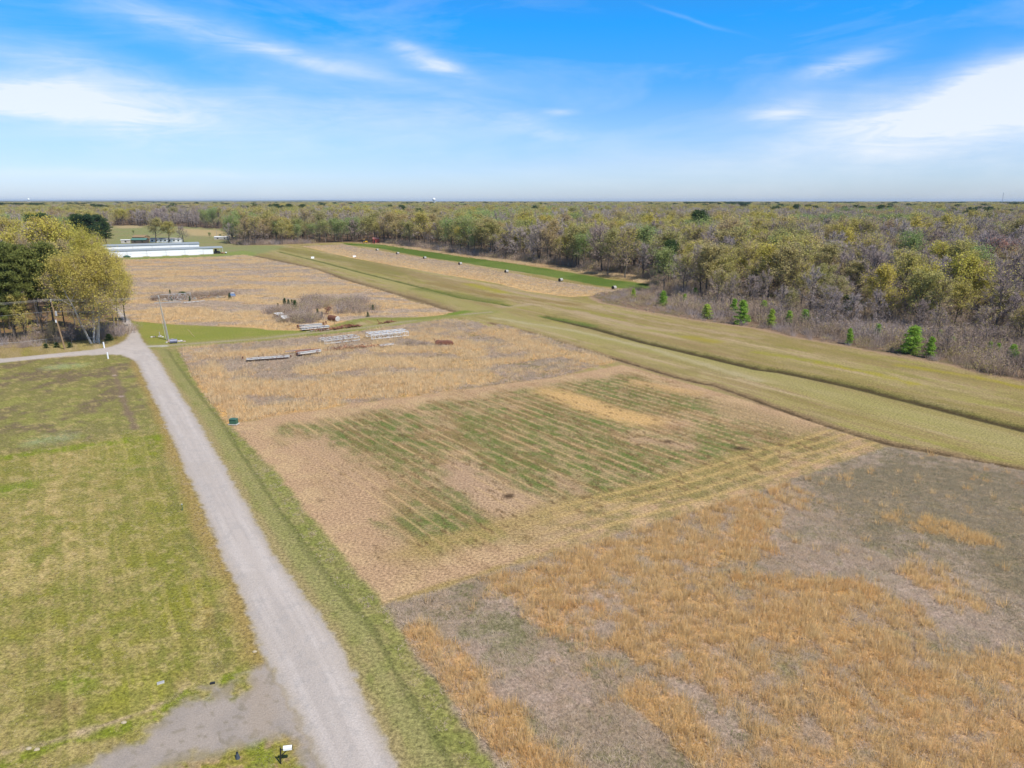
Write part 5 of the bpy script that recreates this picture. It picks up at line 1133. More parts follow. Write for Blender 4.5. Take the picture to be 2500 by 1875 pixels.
# parked car among the left trees
p = G(*R1(610, 1245)); t = thing("parked_car", p, "pale blue car half hidden behind the trees under the red shrub", "car", math.radians(8))
def carbody(L0, W0, H0, prof, wd=None):
    b = MB(); n = len(prof); vs = [(x * L0, -W0 / 2 * (k if z > .55 else 1), z * H0) for (x, z, k) in prof] + [(x * L0, W0 / 2 * (k if z > .55 else 1), z * H0) for (x, z, k) in prof]
    b.add(vs, [tuple(range(n)), tuple(range(2 * n - 1, n - 1, -1))] + [(i, n + i, n + (i + 1) % n, (i + 1) % n) for i in range(n)]); return b
prof = [(-.5, .2, 1), (-.5, .52, 1), (-.47, .6, .98), (-.3, .64, .96), (-.2, .95, .8), (-.05, 1.0, .78), (.15, .97, .8), (.27, .66, .96), (.45, .58, .98), (.5, .45, 1), (.5, .2, 1)]
carbody(4.5, 1.75, 1.4, prof).build("body", simple("pale_blue_paint", (.35, .45, .55), .35, .2, var=.05), t)
b = MB(); b.box((-.1, 0, 1.13), (1.6, 1.52, .3), taper=.86); b.build("window", M['glass'], t)
for sx in (-1.4, 1.4):
    for sy in (-.85, .85): b = MB(); b.tube((sx, sy - .1, .32), (sx, sy + .1, .32), .32, .32, 14); b.tube((sx, sy - .11, .32), (sx, sy + .11, .32), .18, .18, 10, 1); b.build("wheel", [M['tyre'], M['steel']], t)

def beamset(name, label, cat, items, mat, parent_loc, group=None):
    """items: list of (R, x0,y0, x1,y1, z, w, h, partname)"""
    t = thing(name, parent_loc, label, cat, group=group); o = Vector((*parent_loc, 0))
    for (R, x0, y0, x1, y1, z, w, h, pn, mm) in items:
        a = v3(G(*R(x0, y0), z), z) - o; b_ = v3(G(*R(x1, y1), z), z) - o; b = MB(); b.beam(a, b_, w, h)
        b.beam(a + Vector((0, 0, h / 2 + .02)), b_ + Vector((0, 0, h / 2 + .02)), w * 1.25, .04); b.beam(a - Vector((0, 0, h / 2 + .02)), b_ - Vector((0, 0, h / 2 + .02)), w * 1.25, .04)
        b.build(pn, mm, t)
    return t
W, RU, RL, ST = M['white_old'], M['rust'], M['rust_light'], M['steel']
p0 = G(*C5(300, 340)); t = beamset("steel_beam", "long low white weathered beam, leftmost scrap piece in the golden field", "scrap beam", [(C5, 85, 348, 510, 318, .75, .45, .3, "beam", W), (C5, 85, 356, 500, 332, .4, .3, .3, "beam", RU)], W, p0)
b = MB(); [b.box((dx, dx * .16, .28), (.25, .25, .56)) for dx in (-5.5, -2, 2, 5)]; b.build("support", RU, t)
p0 = G(*C5(700, 280)); beamset("steel_beam", "white and rust-red beam pair lying left of the white trusses", "scrap beam", [(C5, 590, 292, 815, 262, .8, .7, .35, "beam", W), (C5, 570, 275, 800, 252, .7, .35, .3, "beam", RL), (C5, 575, 300, 640, 290, .4, .4, .4, "beam", RU)], W, p0)
p0 = G(*C5(600, 262)); beamset("steel_beam", "thin tan-pink beam lying behind the rust-red beam pair", "scrap beam", [(C5, 465, 275, 720, 250, .7, .25, .2, "beam", M['rubble'])], W, p0)
p0 = G(*C5(1465, 208)); beamset("steel_beam", "short pale pinkish beam lying in front of the right truss", "scrap beam", [(C5, 1395, 216, 1530, 198, .7, .35, .25, "beam", W)], W, p0)
p0 = G(*C4(960, 720)); t = beamset("steel_beam", "pair of long grey-white beams beside the grass track", "scrap beam", [(C4, 745, 710, 1110, 680, .9, .8, .4, "beam", W), (C4, 760, 755, 1225, 712, .7, 1.1, .4, "beam", W)], W, p0)
b = MB()
for q in (C4(720, 745), C4(820, 780), C4(1140, 700), C4(1180, 680)): g_ = G(*q); b.box((g_[0] - p0[0], g_[1] - p0[1], .45), (.5, .35, .9), rng.uniform(0, 3))
b.build("support", RU, t)
def truss(label, a, b_, c_, H, nb, mat, z0=.35):
    """flat box truss: a,b_ the near bottom ends, c_ the depth vector"""
    t = thing("steel_truss", (*a, 0), label, "steel truss", group="white steel trusses lying in the golden field")
    A = Vector((0, 0, z0)); B = Vector((b_[0] - a[0], b_[1] - a[1], z0)); D = Vector((c_[0], c_[1], 0)); Zv = Vector((0, 0, H))
    ch = MB()
    for o in (Vector((0, 0, 0)), Zv, D, D + Zv, D * .5 + Zv * 1.05): ch.beam(A + o, B + o, .16, .16)
    ch.build("chord", mat, t)
    w = MB(); x = MB()
    for i in range(nb + 1):
        q = A.lerp(B, i / nb)
        w.beam(q, q + Zv, .10, .10); w.beam(q + D, q + D + Zv, .10, .10); w.beam(q + Zv, q + Zv + D, .10, .10)
        if i < nb:
            q2 = A.lerp(B, (i + 1) / nb)
            for o in (Vector((0, 0, 0)), D): x.beam(q + o + (Zv if i % 2 else Vector((0, 0, 0))), q2 + o + (Vector((0, 0, 0)) if i % 2 else Zv), .07, .07)
            x.beam(q + Zv + D * (i % 2), q2 + Zv + D * ((i + 1) % 2), .07, .07)
    w.build("post", mat, t); x.build("brace", mat, t)
    return t
a = G(*C5(855, 214)); b_ = G(*C5(1200, 172)); truss("left white lattice truss, greyer and slumped in the golden grass", a, b_, np.array(G(*C5(800, 186))) - np.array(a), .75, 10, W)
a = G(*C5(1315, 166)); b_ = G(*C5(1680, 128)); truss("right white lattice truss, cleaner with square openings along its side", a, b_, np.array(G(*C5(1262, 140))) - np.array(a), 1.1, 9, M['white_dull'])
# rusty heaps: jumbles of bars and plates
def heap(name, label, cat, R, xa, ya, xb, yb, w, hh, n, mats, seed, bar=1.0):
    a = np.array(G(*R(xa, ya))); b_ = np.array(G(*R(xb, yb))); g = np.random.default_rng(seed); c = (a + b_) / 2
    t = thing(name, (c[0], c[1], 0), label, cat)
    b = MB(); pl = MB()
    for i in range(n):
        f = g.uniform(0, 1); p = a + (b_ - a) * f - c + g.normal(0, w * .3, 2); z = g.uniform(.05, hh) * math.sin(PI * min(max(f, .12), .88)) + .05
        d = unit(g.normal(size=3) * np.array([1, 1, .35])) * g.uniform(.4, 1.3) * bar; q = np.array([p[0], p[1], z])
        if g.uniform() < .75: b.tube(q - d, q + d, g.uniform(.03, .09), None, 5, m=int(g.integers(0, len(mats))))
        else: pl.box(q, (g.uniform(.4, 1.2), g.uniform(.3, .8), .05), M=Matrix.Rotation(g.uniform(0, 3), 3, 'Z') @ Matrix.Rotation(g.normal(0, .4), 3, 'X'), m=int(g.integers(0, len(mats))))
    b.build("bars", mats, t)
    if pl.v: pl.build("plates", mats, t)
    return t
heap("scrap_heap", "low rusty heap of bars in front of the trusses", "scrap heap", C5, 880, 270, 1350, 225, 1.8, .7, 90, [RU, RL], 1)
heap("scrap_heap", "red-brown scrap heap beside the grass track", "scrap heap", C4, 1250, 770, 1740, 715, 1.6, .9, 110, [RU, RL], 2)
heap("scrap_heap", "dark scrap bits between the beam pair and the red-brown heap", "scrap heap", C4, 940, 800, 1220, 780, 1.0, .5, 40, [RU, RL, M['wood_grey']], 3)
heap("scrap_heap", "rusty upright scrap standing among the yard scrub", "scrap heap", C4, 1180, 540, 1240, 430, 1.2, 1.6, 40, [RU], 4)
heap("iron_bars", "thin flat bundle of rusty bars lying on the track's grass", "iron bars", C4, 2040, 678, 2310, 640, .3, .12, 24, [RU], 5, 1.6)
heap("scrap_heap", "grey and rust debris strewn along the steel lattice", "scrap heap", C3, 60, 400, 1000, 370, 2.5, .9, 120, [ST, RU, M['wood_grey']], 6)
heap("scrap_heap", "pale grey debris right of the steel lattice", "scrap heap", C3, 900, 365, 1620, 320, 2.0, .7, 100, [ST, M['wood_grey'], RU], 7)
# rusty hulk: disc harrow frame
p = G(*C5(2030, 208)); t = thing("rusty_hulk", p, "dark brown rusty hulk alone in the golden grass right of the trusses", "scrap hulk", .1)
b = MB(); prof = [(-.5, .15, 1), (-.48, .6, 1), (-.38, .95, .8), (-.1, .8, .9), (.2, .85, .85), (.4, .7, .9), (.5, .35, 1), (.48, .1, 1)]
carbody(4.6, 1.8, 1.25, prof).build("shell", RU, t)
b = MB(); [b.tube((x, -1, .3), (x, 1, .3), .35, .35, 10) for x in (-1.6, 1.5)]; b.build("drum", M['rust'], t); b = MB(); [b.tube((-2.2, y, .9), (-2.6, y * .6, 1.7), .05, .04, 5) for y in (-.5, .4)]; b.build("bars", RU, t)
# rusty tank with pale end
a = v3(G(*C4(1262, 620)), .9); b_ = v3(G(*C4(1352, 640)), .9); c = (a + b_) / 2; t = thing("fuel_tank", (c.x, c.y, 0), "rusty cylindrical tank with a pale round end lying by the track", "tank")
dv = Vector((1.75, -1.5, 0)).normalized() * 2.0; z = Vector((0, 0, .85))
m = MB(); m.tube(z - dv, z + dv, .85, .85, 20); m.build("shell", RU, t, smooth=False); m = MB(); m.tube(z + dv * 1.0, z + dv * 1.06, .84, .6, 20); m.build("end_cap", M['concrete'], t)
# white flat roof panels on a box frame
for i, (cs, lb) in enumerate(((((320, 500), (460, 488), (495, 522), (385, 536)), "upper white sheet-metal panel on a rusty frame in the scrap yard"), (((430, 545), (545, 532), (588, 575), (475, 596)), "lower white sheet-metal panel, nearer the beam pair"))):
    z = 1.1; w = [G(*C4(*q), z) for q in cs]; cx = sum(q[0] for q in w) / 4; cy = sum(q[1] for q in w) / 4
    t = thing("metal_panel", (cx, cy, 0), lb, "metal panel", group="white panels in the scrap yard")
    m = MB(); vs = [(q[0] - cx, q[1] - cy, z + dz) for dz in (0, .08) for q in w]; m.add(vs, [(3, 2, 1, 0), (4, 5, 6, 7)] + [(k, (k + 1) % 4, 4 + (k + 1) % 4, 4 + k) for k in range(4)]); m.build("sheet", M['white'], t)
    m = MB()
    for q in w: m.beam(((q[0] - cx) * .94, (q[1] - cy) * .94, 0), ((q[0] - cx) * .94, (q[1] - cy) * .94, z), .12, .12)
    m.build("frame", RU, t)
# pale poles leaning in the scrub
for i, (x0, y0, x1, y1, lb) in enumerate(((1405, 440, 1372, 412, "leftmost pale pole leaning in the scrub"), (1445, 412, 1412, 378, "middle pale pole leaning in the scrub"), (1485, 410, 1432, 376, "rightmost pale pole leaning in the scrub"))):
    a = v3(G(*C4(x0, y0), .6), .6); e = v3(G(*C4(x1, y1), 2.0), 2.0); m = MB(); m.tube(a - a, e - a, .07, .06, 6); o = m.build("pole", M['white_old'], loc=a); tag(o, lb, "pole", "pale poles leaning in the scrub")
# pale pipe on the lawn
a = G(*C3(780, 1015)); b_ = G(*C3(925, 1175)); m = MB(); m.tube((0, 0, .06), (b_[0] - a[0], b_[1] - a[1], .06), .05, .05, 8); tag(m.build("pipe", M['tan_board'], loc=(*a, 0)), "thin pale pipe lying on the green lawn right of the pole", "pipe")
# steel lattice by the near field
a = G(*C3(380, 410)); b_ = G(*C3(860, 375)); t = thing("steel_lattice", (*a, 0), "standing grey steel lattice frame in the pale dry field", "steel frame")
B = Vector((b_[0] - a[0], b_[1] - a[1], 0)); H_ = 2.6; m = MB(); m.beam((0, 0, .2), B + Vector((0, 0, .2)), .14, .14); m.beam(Vector((0, 0, H_)) - B * .35, B + Vector((0, 0, H_)), .16, .16); m.build("chord", ST, t)
m = MB()
for i in range(5): q = B * (i / 4); m.beam(q, q + Vector((0, 0, H_)), .12, .12)
m.build("post", ST, t); m = MB()
for i in range(4): q = B * (i / 4); r_ = B * ((i + 1) / 4); m.beam(q, r_ + Vector((0, 0, H_)), .09, .09); m.beam(q + Vector((0, 0, H_)), r_, .09, .09)
m.build("brace", M['white_old'], t)
p0 = G(*C3(950, 400)); beamset("steel_beam", "very long thin pale beam lying before the steel lattice", "scrap beam", [(C3, 60, 440, 640, 412, .4, .2, .2, "beam", ST), (C3, 690, 432, 1150, 388, .4, .25, .2, "beam", W)], W, p0)
p = G(*C3(1745, 300)); t = thing("scrap_vehicle", p, "small blue and white wreck at the right end of the scrap row", "scrap vehicle", .4)
carbody(2.4, 1.4, 1.3, prof).build("body", M['blue'], t); m = MB(); m.box((.2, 0, 1.35), (1.2, 1.1, .12)); m.build("roof", M['white'], t)
p = G(*C3(945, 310)); t = thing("drum", p, "small yellow drum among the grey scrap", "drum"); m = MB(); m.tube((0, 0, 0), (0, 0, .95), .35, .35, 12); m.build("shell", M['yellow'], t); m = MB(); m.tube((0, 0, .95), (0, 0, 1.0), .37, .3, 12); m.build("lid", M['tan_board'], t)
# rubble, barrel and short post by the pole
def rocks(name, label, cat, R, spots, mats, seed, s=.6):
    g = np.random.default_rng(seed); ws = [G(*R(*q)) for q in spots]; c = np.mean(ws, 0); t = thing(name, (c[0], c[1], 0), label, cat); m = MB()
    for w in ws:
        for k in range(7):
            r = g.uniform(.4, 1) * s; q = np.array([w[0] - c[0], w[1] - c[1], r * .3]) + g.normal(0, .4, 3) * [1, 1, .15]
            n = 7; ring = []
            for lev, (zz, rr) in enumerate(((-.4, .9), (.2, 1), (.7, .5))):
                for a_ in range(n): ring.append(q + np.array([math.cos(a_ * 6.283 / n), math.sin(a_ * 6.283 / n), 0]) * r * rr * g.uniform(.75, 1.1) + np.array([0, 0, zz * r * .8]))
            fs = [(l * n + a_, l * n + (a_ + 1) % n, (l + 1) * n + (a_ + 1) % n, (l + 1) * n + a_) for l in (0, 1) for a_ in range(n)] + [tuple(range(2 * n, 3 * n))]
            m.add(ring, fs, int(g.integers(0, len(mats))))
    m.build("stones", mats, t); return t
rocks("rubble_heap", "pinkish rubble heap at the foot of the grey pole", "rubble", C3, ((390, 1290), (600, 1280), (430, 1250)), [M['rubble'], M['concrete']], 11)
rocks("rubble_heap", "small pale stone heap left of the grey pole, round the short post", "rubble", C3, ((30, 1180), (190, 1170)), [M['concrete'], M['rubble']], 12, .4)
p = G(*C3(480, 1310)); t = thing("barrel", p, "dark blue-grey barrel lying in the rubble at the pole's foot", "barrel", .4); m = MB(); m.tube((-.8, 0, .55), (.8, 0, .55), .55, .55, 16); m.build("shell", simple("blue_grey_paint", (.17, .18, .25), .4, .2), t); m = MB(); m.tube((.8, 0, .55), (.88, 0, .55), .58, .4, 16); m.tube((-.88, 0, .55), (-.8, 0, .55), .4, .58, 16); m.build("rim", ST, t)
p = G(*C3(180, 1170)); h = hgt(*C3(180, 1170), C3(0, 1065)[1]); t = thing("post", p, "short pale post standing in the small stone heap", "post"); m = MB(); m.tube((0, 0, 0), (0, 0, h), .14, .12, 8); m.build("shaft", M['wood_grey'], t); m = MB(); m.box((0, 0, .1), (.6, .6, .2)); m.build("base", M['concrete'], t)
# green pad-mounted transformer box
p = G(*R5(1805, 585)); t = thing("utility_box", p, "dark green utility box at the corner of the golden field", "utility box", math.radians(-8))
m = MB(); m.box((0, 0, .42), (1.15, .8, .84)); m.build("cabinet", M['green_box'], t); m = MB(); m.box((0, -.04, .88), (1.22, .9, .1), taper=.92); m.build("lid", M['green_box'], t)["label"] = "lighter sloping lid"; m = MB(); m.box((0, 0, .03), (1.5, 1.1, .1)); m.build("pad", M['concrete'], t)
m = MB(); m.box((0, -.415, .4), (.9, .02, .6)); m.build("door", M['green_box'], t)
# mailbox
pb = G(*C6(612, 1475)); t = thing("mailbox", pb, "white mailbox on a black angled post beside the gravel driveway", "mailbox")
bz = 1.08; bc = np.array(G(*C6(915, 800), bz + .1)) - np.array(pb); ang = math.radians(9)
m = MB(); m.beam((0, 0, -.1), (bc[0] * .25 - .05, bc[1] * .3, bz + .12), .07, .07); m.beam((bc[0] * .12, bc[1] * .15, bz * .55), (bc[0], bc[1], bz - .03), .05, .05); m.beam((bc[0] * .2 - .08, bc[1] * .3, bz - .03), (bc[0] + .15, bc[1], bz - .03), .06, .05); m.build("post", M['black'], t)
m = MB(); n = 8; prof_ = [(-.09, 0), (.09, 0), (.09, .12)] + [(.09 * math.cos(k * PI / n), .12 + .09 * math.sin(k * PI / n)) for k in range(1, n)] + [(-.09, .12)]
cs, sn = math.cos(ang), math.sin(ang)
def mbv(x, y, z): return (bc[0] + x * cs - y * sn, bc[1] + x * sn + y * cs, bz + z)
np_ = len(prof_); sc_ = 1.25
vs = [mbv(-.27, y * sc_, z * sc_) for y, z in prof_] + [mbv(.27, y * sc_, z * sc_) for y, z in prof_]
m.add(vs, [tuple(range(np_))[::-1], tuple(range(np_, 2 * np_))] + [(i, (i + 1) % np_, np_ + (i + 1) % np_, np_ + i) for i in range(np_)]); m.build("box", M['white'], t)
m = MB(); vs = [mbv(.272, y * sc_ * .97, z * sc_ * .97 + .003) for y, z in prof_] + [mbv(.285, y * sc_ * .97, z * sc_ * .97 + .003) for y, z in prof_]
m.add(vs, [tuple(range(np_))[::-1], tuple(range(np_, 2 * np_))] + [(i, (i + 1) % np_, np_ + (i + 1) % np_, np_ + i) for i in range(np_)]); m.build("door", M['black'], t)
# small things near the driveway
p = G(*R6(1835, 1505)); t = thing("drain_riser", p, "small dark blue-grey cone-shaped riser beside the driveway", "riser"); m = MB(); m.tube((0, 0, 0), (-.02, 0, .42), .16, .06, 8); m.build("cone", simple("slate_plastic", (.05, .065, .09), .5), t); m = MB(); m.tube((-.02, 0, .42), (-.02, 0, .46), .08, .07, 8); m.build("cap", M['black'], t)
p = G(*R6(1240, 925)); t = thing("meter_cover", p, "grey rectangular meter cover lying in the lawn", "meter cover", .5); m = MB(); m.box((0, 0, .03), (.5, .28, .08)); m.build("frame", M['concrete'], t); m = MB(); m.box((0, 0, .075), (.42, .2, .02)); m.build("lid", M['steel'], t)
p = G(*R6(1640, 930)); t = thing("drain_cover", p, "small black drain cover at the gravel's grassy edge", "drain cover", .3); m = MB(); m.box((0, 0, .05), (.36, .16, .12)); m.build("grate", M['black'], t)
p = G(*R5(1408, 1252)); t = thing("stake", p, "short dark green stake in the grass left of the road", "stake"); m = MB(); m.beam((0, 0, -.05), (0, 0, .75), .09, .05); m.build("shaft", M['green_box'], t); m = MB(); m.box((0, 0, .78), (.14, .08, .1)); m.build("cap", M['white_old'], t)
p = G(*R3(1298, 985)); h = hgt(*R3(1298, 985), R3(0, 958)[1]); t = thing("stake", p, "tan wooden stake at the scrub's grassy edge", "stake"); m = MB(); m.beam((0, 0, 0), (0, 0, h), .25, .15); m.build("shaft", M['tan_board'], t)
for q, lb in ((R6(955, 1232), "pale tan stone in the grass above the driveway"), (R6(225, 1432), "long flat tan stone near the photo's lower left corner"), (R6(285, 1440), "round tan stone right of the long flat one"), (R6(1965, 685), "tan stone at the road's left shoulder")):
    g_ = np.random.default_rng(int(q[0])); m = MB(); n = 9; ring = []
    for zz, rr in ((-.05, .9), (.05, 1), (.11, .55)):
        for a_ in range(n): ring.append((math.cos(a_ * 6.283 / n) * .20 * rr * g_.uniform(.8, 1.1), math.sin(a_ * 6.283 / n) * .15 * rr * g_.uniform(.8, 1.1), zz))
    m.add(ring, [(l * n + a_, l * n + (a_ + 1) % n, (l + 1) * n + (a_ + 1) % n, (l + 1) * n + a_) for l in (0, 1) for a_ in range(n)] + [tuple(range(2 * n, 3 * n))]); tag(m.build("stone", simple("tan_stone", (.40, .33, .22), .9), loc=(*G(*q), 0)), lb, "stone")
# round bales
BL = [(R2, 1133, 503, "round bale nearest the red shed, farthest of the seven"), (R2, 1310, 533, "second farthest round bale along the narrow golden field"), (R2, 1543, 573, "third farthest round bale, smallest looking and pale"), (R2, 1848, 624, "fourth round bale from the red shed"),
      (R3, 124, 668, "dark-ended round bale, third from the near end"), (R3, 574, 740, "pale round bale with a dark end, second from the near end"), (R3, 1018, 806, "nearest round bale, half hidden at the scrub")]
for R, x, y, lb in BL:
    p = G(*R(x, y)); t = thing("round_bale", p, lb, "bale", .8, "round bales in the narrow golden field"); s = 1.0
    m = MB(); m.tube((-.8, 0, .75), (.8, 0, .75), .78, .78, 16); m.build("roll", M['bale'], t); m = MB(); m.tube((-.86, 0, .75), (-.8, 0, .75), .74, .77, 16); m.build("end_face", M['bale_end'], t)
# white marker boards on the strip
for x, y, lb in ((577, 568, "left white marker board on the airstrip"), (937, 558, "right white marker board, beside the narrow golden field")):
    p = G(*R2(x, y)); t = thing("marker_board", p, lb, "marker", group="white boards on the airstrip"); m = MB(); m.add([(-.9, -.5, 0), (.9, -.5, 0), (.9, .5, 0), (-.9, .5, 0), (-.9, 0, 1.1), (.9, 0, 1.1)], [(0, 1, 5, 4), (2, 3, 4, 5), (0, 4, 3), (1, 2, 5), (3, 2, 1, 0)]); m.build("board", M['white'], t); m = MB(); m.beam((-.9, 0, .5), (-.9, 0, 1.3), .08, .08); m.beam((.9, 0, .5), (.9, 0, 1.3), .08, .08); m.build("leg", M['white'], t)
# red shed
p = G(*R2(1123, 437)); t = thing("shed", p, "small red shed with a pale left side at the far end of the green strip", "shed", .25); m = MB()
W_, D_, H_ = 5.2, 4.2, 3.6; m.add([(-W_ / 2, -D_ / 2, 0), (W_ / 2, -D_ / 2, 0), (W_ / 2, D_ / 2, 0), (-W_ / 2, D_ / 2, 0), (-W_ / 2, -D_ / 2, H_), (W_ / 2, -D_ / 2, H_), (W_ / 2, D_ / 2, H_ + .9), (-W_ / 2, D_ / 2, H_ + .9)], [(0, 1, 5, 4), (1, 2, 6, 5), (2, 3, 7, 6), (3, 0, 4, 7)]); m.build("wall", M['red'], t)
m = MB(); m.add([(-W_ / 2 - .2, -D_ / 2 - .2, H_), (W_ / 2 + .2, -D_ / 2 - .2, H_), (W_ / 2 + .2, D_ / 2 + .2, H_ + 1), (-W_ / 2 - .2, D_ / 2 + .2, H_ + 1), (-W_ / 2 - .2, -D_ / 2 - .2, H_ + .12), (W_ / 2 + .2, -D_ / 2 - .2, H_ + .12), (W_ / 2 + .2, D_ / 2 + .2, H_ + 1.12), (-W_ / 2 - .2, D_ / 2 + .2, H_ + 1.12)], [(3, 2, 1, 0), (4, 5, 6, 7), (0, 1, 5, 4), (1, 2, 6, 5), (2, 3, 7, 6), (3, 0, 4, 7)]); m.build("roof", simple("faded_red_roof", (.5, .2, .16), .6), t)
m = MB(); m.box((-1.6, -D_ / 2 - .03, 1.4), (1.3, .06, 2.6)); m.build("door", M['black'], t)
# yellow machine
p = G(*R2(1027, 437)); t = thing("tractor", p, "small yellow tractor parked left of the red shed", "tractor", .3)
def tractor(t, body, sc=1.0, cab=True):
    m = MB(); m.box((.9 * sc, 0, 1.15 * sc), (1.9 * sc, .9 * sc, .8 * sc), taper=.9); m.box((-.4 * sc, 0, 1.0 * sc), (1.4 * sc, 1.1 * sc, .6 * sc)); m.build("body", body, t)
    m = MB(); m.box((-.5 * sc, 0, 2.0 * sc), (1.2 * sc, 1.2 * sc, 1.3 * sc), taper=.88); m.build("cab", M['glass'], t); m = MB(); m.box((-.5 * sc, 0, 2.72 * sc), (1.45 * sc, 1.4 * sc, .14 * sc)); m.build("cab_roof", body, t)
    for x, r, w in ((-.7, .8, .25), (1.5, .5, .18)):
        for sy in (-1, 1): m = MB(); m.tube((x * sc, sy * .8 * sc - w * sc, r * sc), (x * sc, sy * .8 * sc + w * sc, r * sc), r * sc, r * sc, 16); m.tube((x * sc, sy * .8 * sc - w * sc * 1.05, r * sc), (x * sc, sy * .8 * sc + w * sc * 1.05, r * sc), r * sc * .5, r * sc * .5, 12, 1); m.build("wheel", [M['tyre'], body], t)
tractor(t, M['yellow'], 1.25)
# ------------------------------------------------------------------ hangars
def hangar(label, a, b_, depth, He, Hr, roofext, nd):
    a = np.array(a); b_ = np.array(b_); d = b_ - a; Ln = np.linalg.norm(d); rz = math.atan2(d[1], d[0])
    t = thing("hangar", (a[0], a[1], 0), label, "hangar", rz, "white hangars")
    m = MB(); m.add([(0, 0, 0), (Ln, 0, 0), (Ln, depth, 0), (0, depth, 0), (0, 0, He), (Ln, 0, He), (Ln, depth / 2, Hr), (0, depth / 2, Hr), (Ln, depth, He), (0, depth, He)],
                   [(0, 1, 5, 4), (1, 2, 8, 6, 5), (2, 3, 9, 8), (3, 0, 4, 7, 9)]); m.build("wall", M['white'], t)
    m = MB(); ov = .5; x0 = -ov; x1 = Ln + roofext; e = .16
    for (ya, za, yb, zb) in ((-ov, He - .1, depth / 2, Hr + .02), (depth + ov, He - .1, depth / 2, Hr + .02)):
        m.add([(x0, ya, za), (x1, ya, za), (x1, yb, zb), (x0, yb, zb), (x0, ya, za + e), (x1, ya, za + e), (x1, yb, zb + e), (x0, yb, zb + e)], [(0, 3, 2, 1), (4, 5, 6, 7), (0, 1, 5, 4), (2, 3, 7, 6), (1, 2, 6, 5), (3, 0, 4, 7)])
    m.build("roof", M['roof_grey'], t)
    w = Ln * .90 / nd
    for i in range(nd):
        x = i * w; m = MB(); m.box((x + w / 2, -.07, He * .47), (w - .18, .1, He * .9)); dr = m.build("door", M['white'], t)
        m = MB(); m.box((x + w / 2, -.135, He * .5), (w - .2, .03, .05)); m.build("rail", ST, dr)
        m = MB(); m.box((x + w * .18, -.15, He * .42), (.8, .05, .1)); m.build("handle", ST, dr)
        m = MB(); m.box((x + w, -.12, He * .47), (.10, .06, He * .92)); m.build("seam", ST, t)
    if roofext > 2:
        for y in (0, depth): m = MB(); m.tube((Ln + roofext - .3, y, 0), (Ln + roofext - .3, y, He), .1, .1, 8); m.build("post", M['white'], t)
    return t, Ln, rz
ha = np.array(G(*C2(200, 1008))); hb = np.array(G(*C2(1840, 948)))
hd = (hb - ha) / np.linalg.norm(hb - ha); hn = np.array([-hd[1], hd[0]])
hangar("front white hangar with five wide doors and a roof overhang at its right end", ha, hb, 10, 4.0, 4.7, 6.5, 5)
ra = ha + hn * 28 + hd * -6; hangar("rear white hangar whose wall and grey roof show above the front one", ra, ra + hd * (np.linalg.norm(hb - ha) + 2), 10, 5.7, 6.5, .5, 5)
for i in range(5):
    q = ha + hd * (np.linalg.norm(hb - ha) * .9 * (i + .42) / 5) - hn * 3.2; m = MB(); m.box((0, 0, .02), (7.5, 5.5, .1)); o = m.build("concrete_apron", M['concrete'], loc=(q[0], q[1], .03)); o.rotation_euler = (0, 0, math.atan2(hd[1], hd[0]))
    tag(o, "pale concrete apron before the %s door of the front hangar" % ("first", "second", "third", "fourth", "fifth")[i], "apron", "aprons before the hangar doors")
p = hb + hd * 2.6 + hn * 2; t = thing("tractor", (p[0], p[1], 0), "dark tractor parked under the hangar's overhanging roof", "tractor", .1); tractor(t, M['black'], 1.15)
p = hb + hd * 6.6 - hn * 1; t = thing("mower_deck", (p[0], p[1], 0), "red and white mower trailing right of the dark tractor", "mower", .1)
m = MB(); m.box((-.6, 0, .6), (2.4, 1.6, .5), taper=.9); m.build("deck", M['rust_light'], t); m = MB(); m.box((1.3, 0, .8), (1.0, 1.4, .7), taper=.7); m.build("hood", M['white'], t)
for sx in (-1.2, 1.2): m = MB(); m.tube((sx, -.9, .35), (sx, .9, .35), .35, .35, 12); m.build("wheel", M['tyre'], t)
p = G(*C2(505, 1000)); t = thing("parked_car", (p[0], p[1], 0), "small dark car before the front hangar's first doors", "car", 0.1); carbody(4.2, 1.7, 1.3, [(-.5, .2, 1), (-.5, .52, 1), (-.47, .6, .98), (-.3, .64, .96), (-.2, .95, .8), (-.05, 1.0, .78), (.15, .97, .8), (.27, .66, .96), (.45, .58, .98), (.5, .45, 1), (.5, .2, 1)]).build("body", M['green_box'], t)
for sx in (-1.3, 1.3): m = MB(); m.tube((sx, -.9, .32), (sx, .9, .32), .32, .32, 12); m.build("wheel", M['tyre'], t)
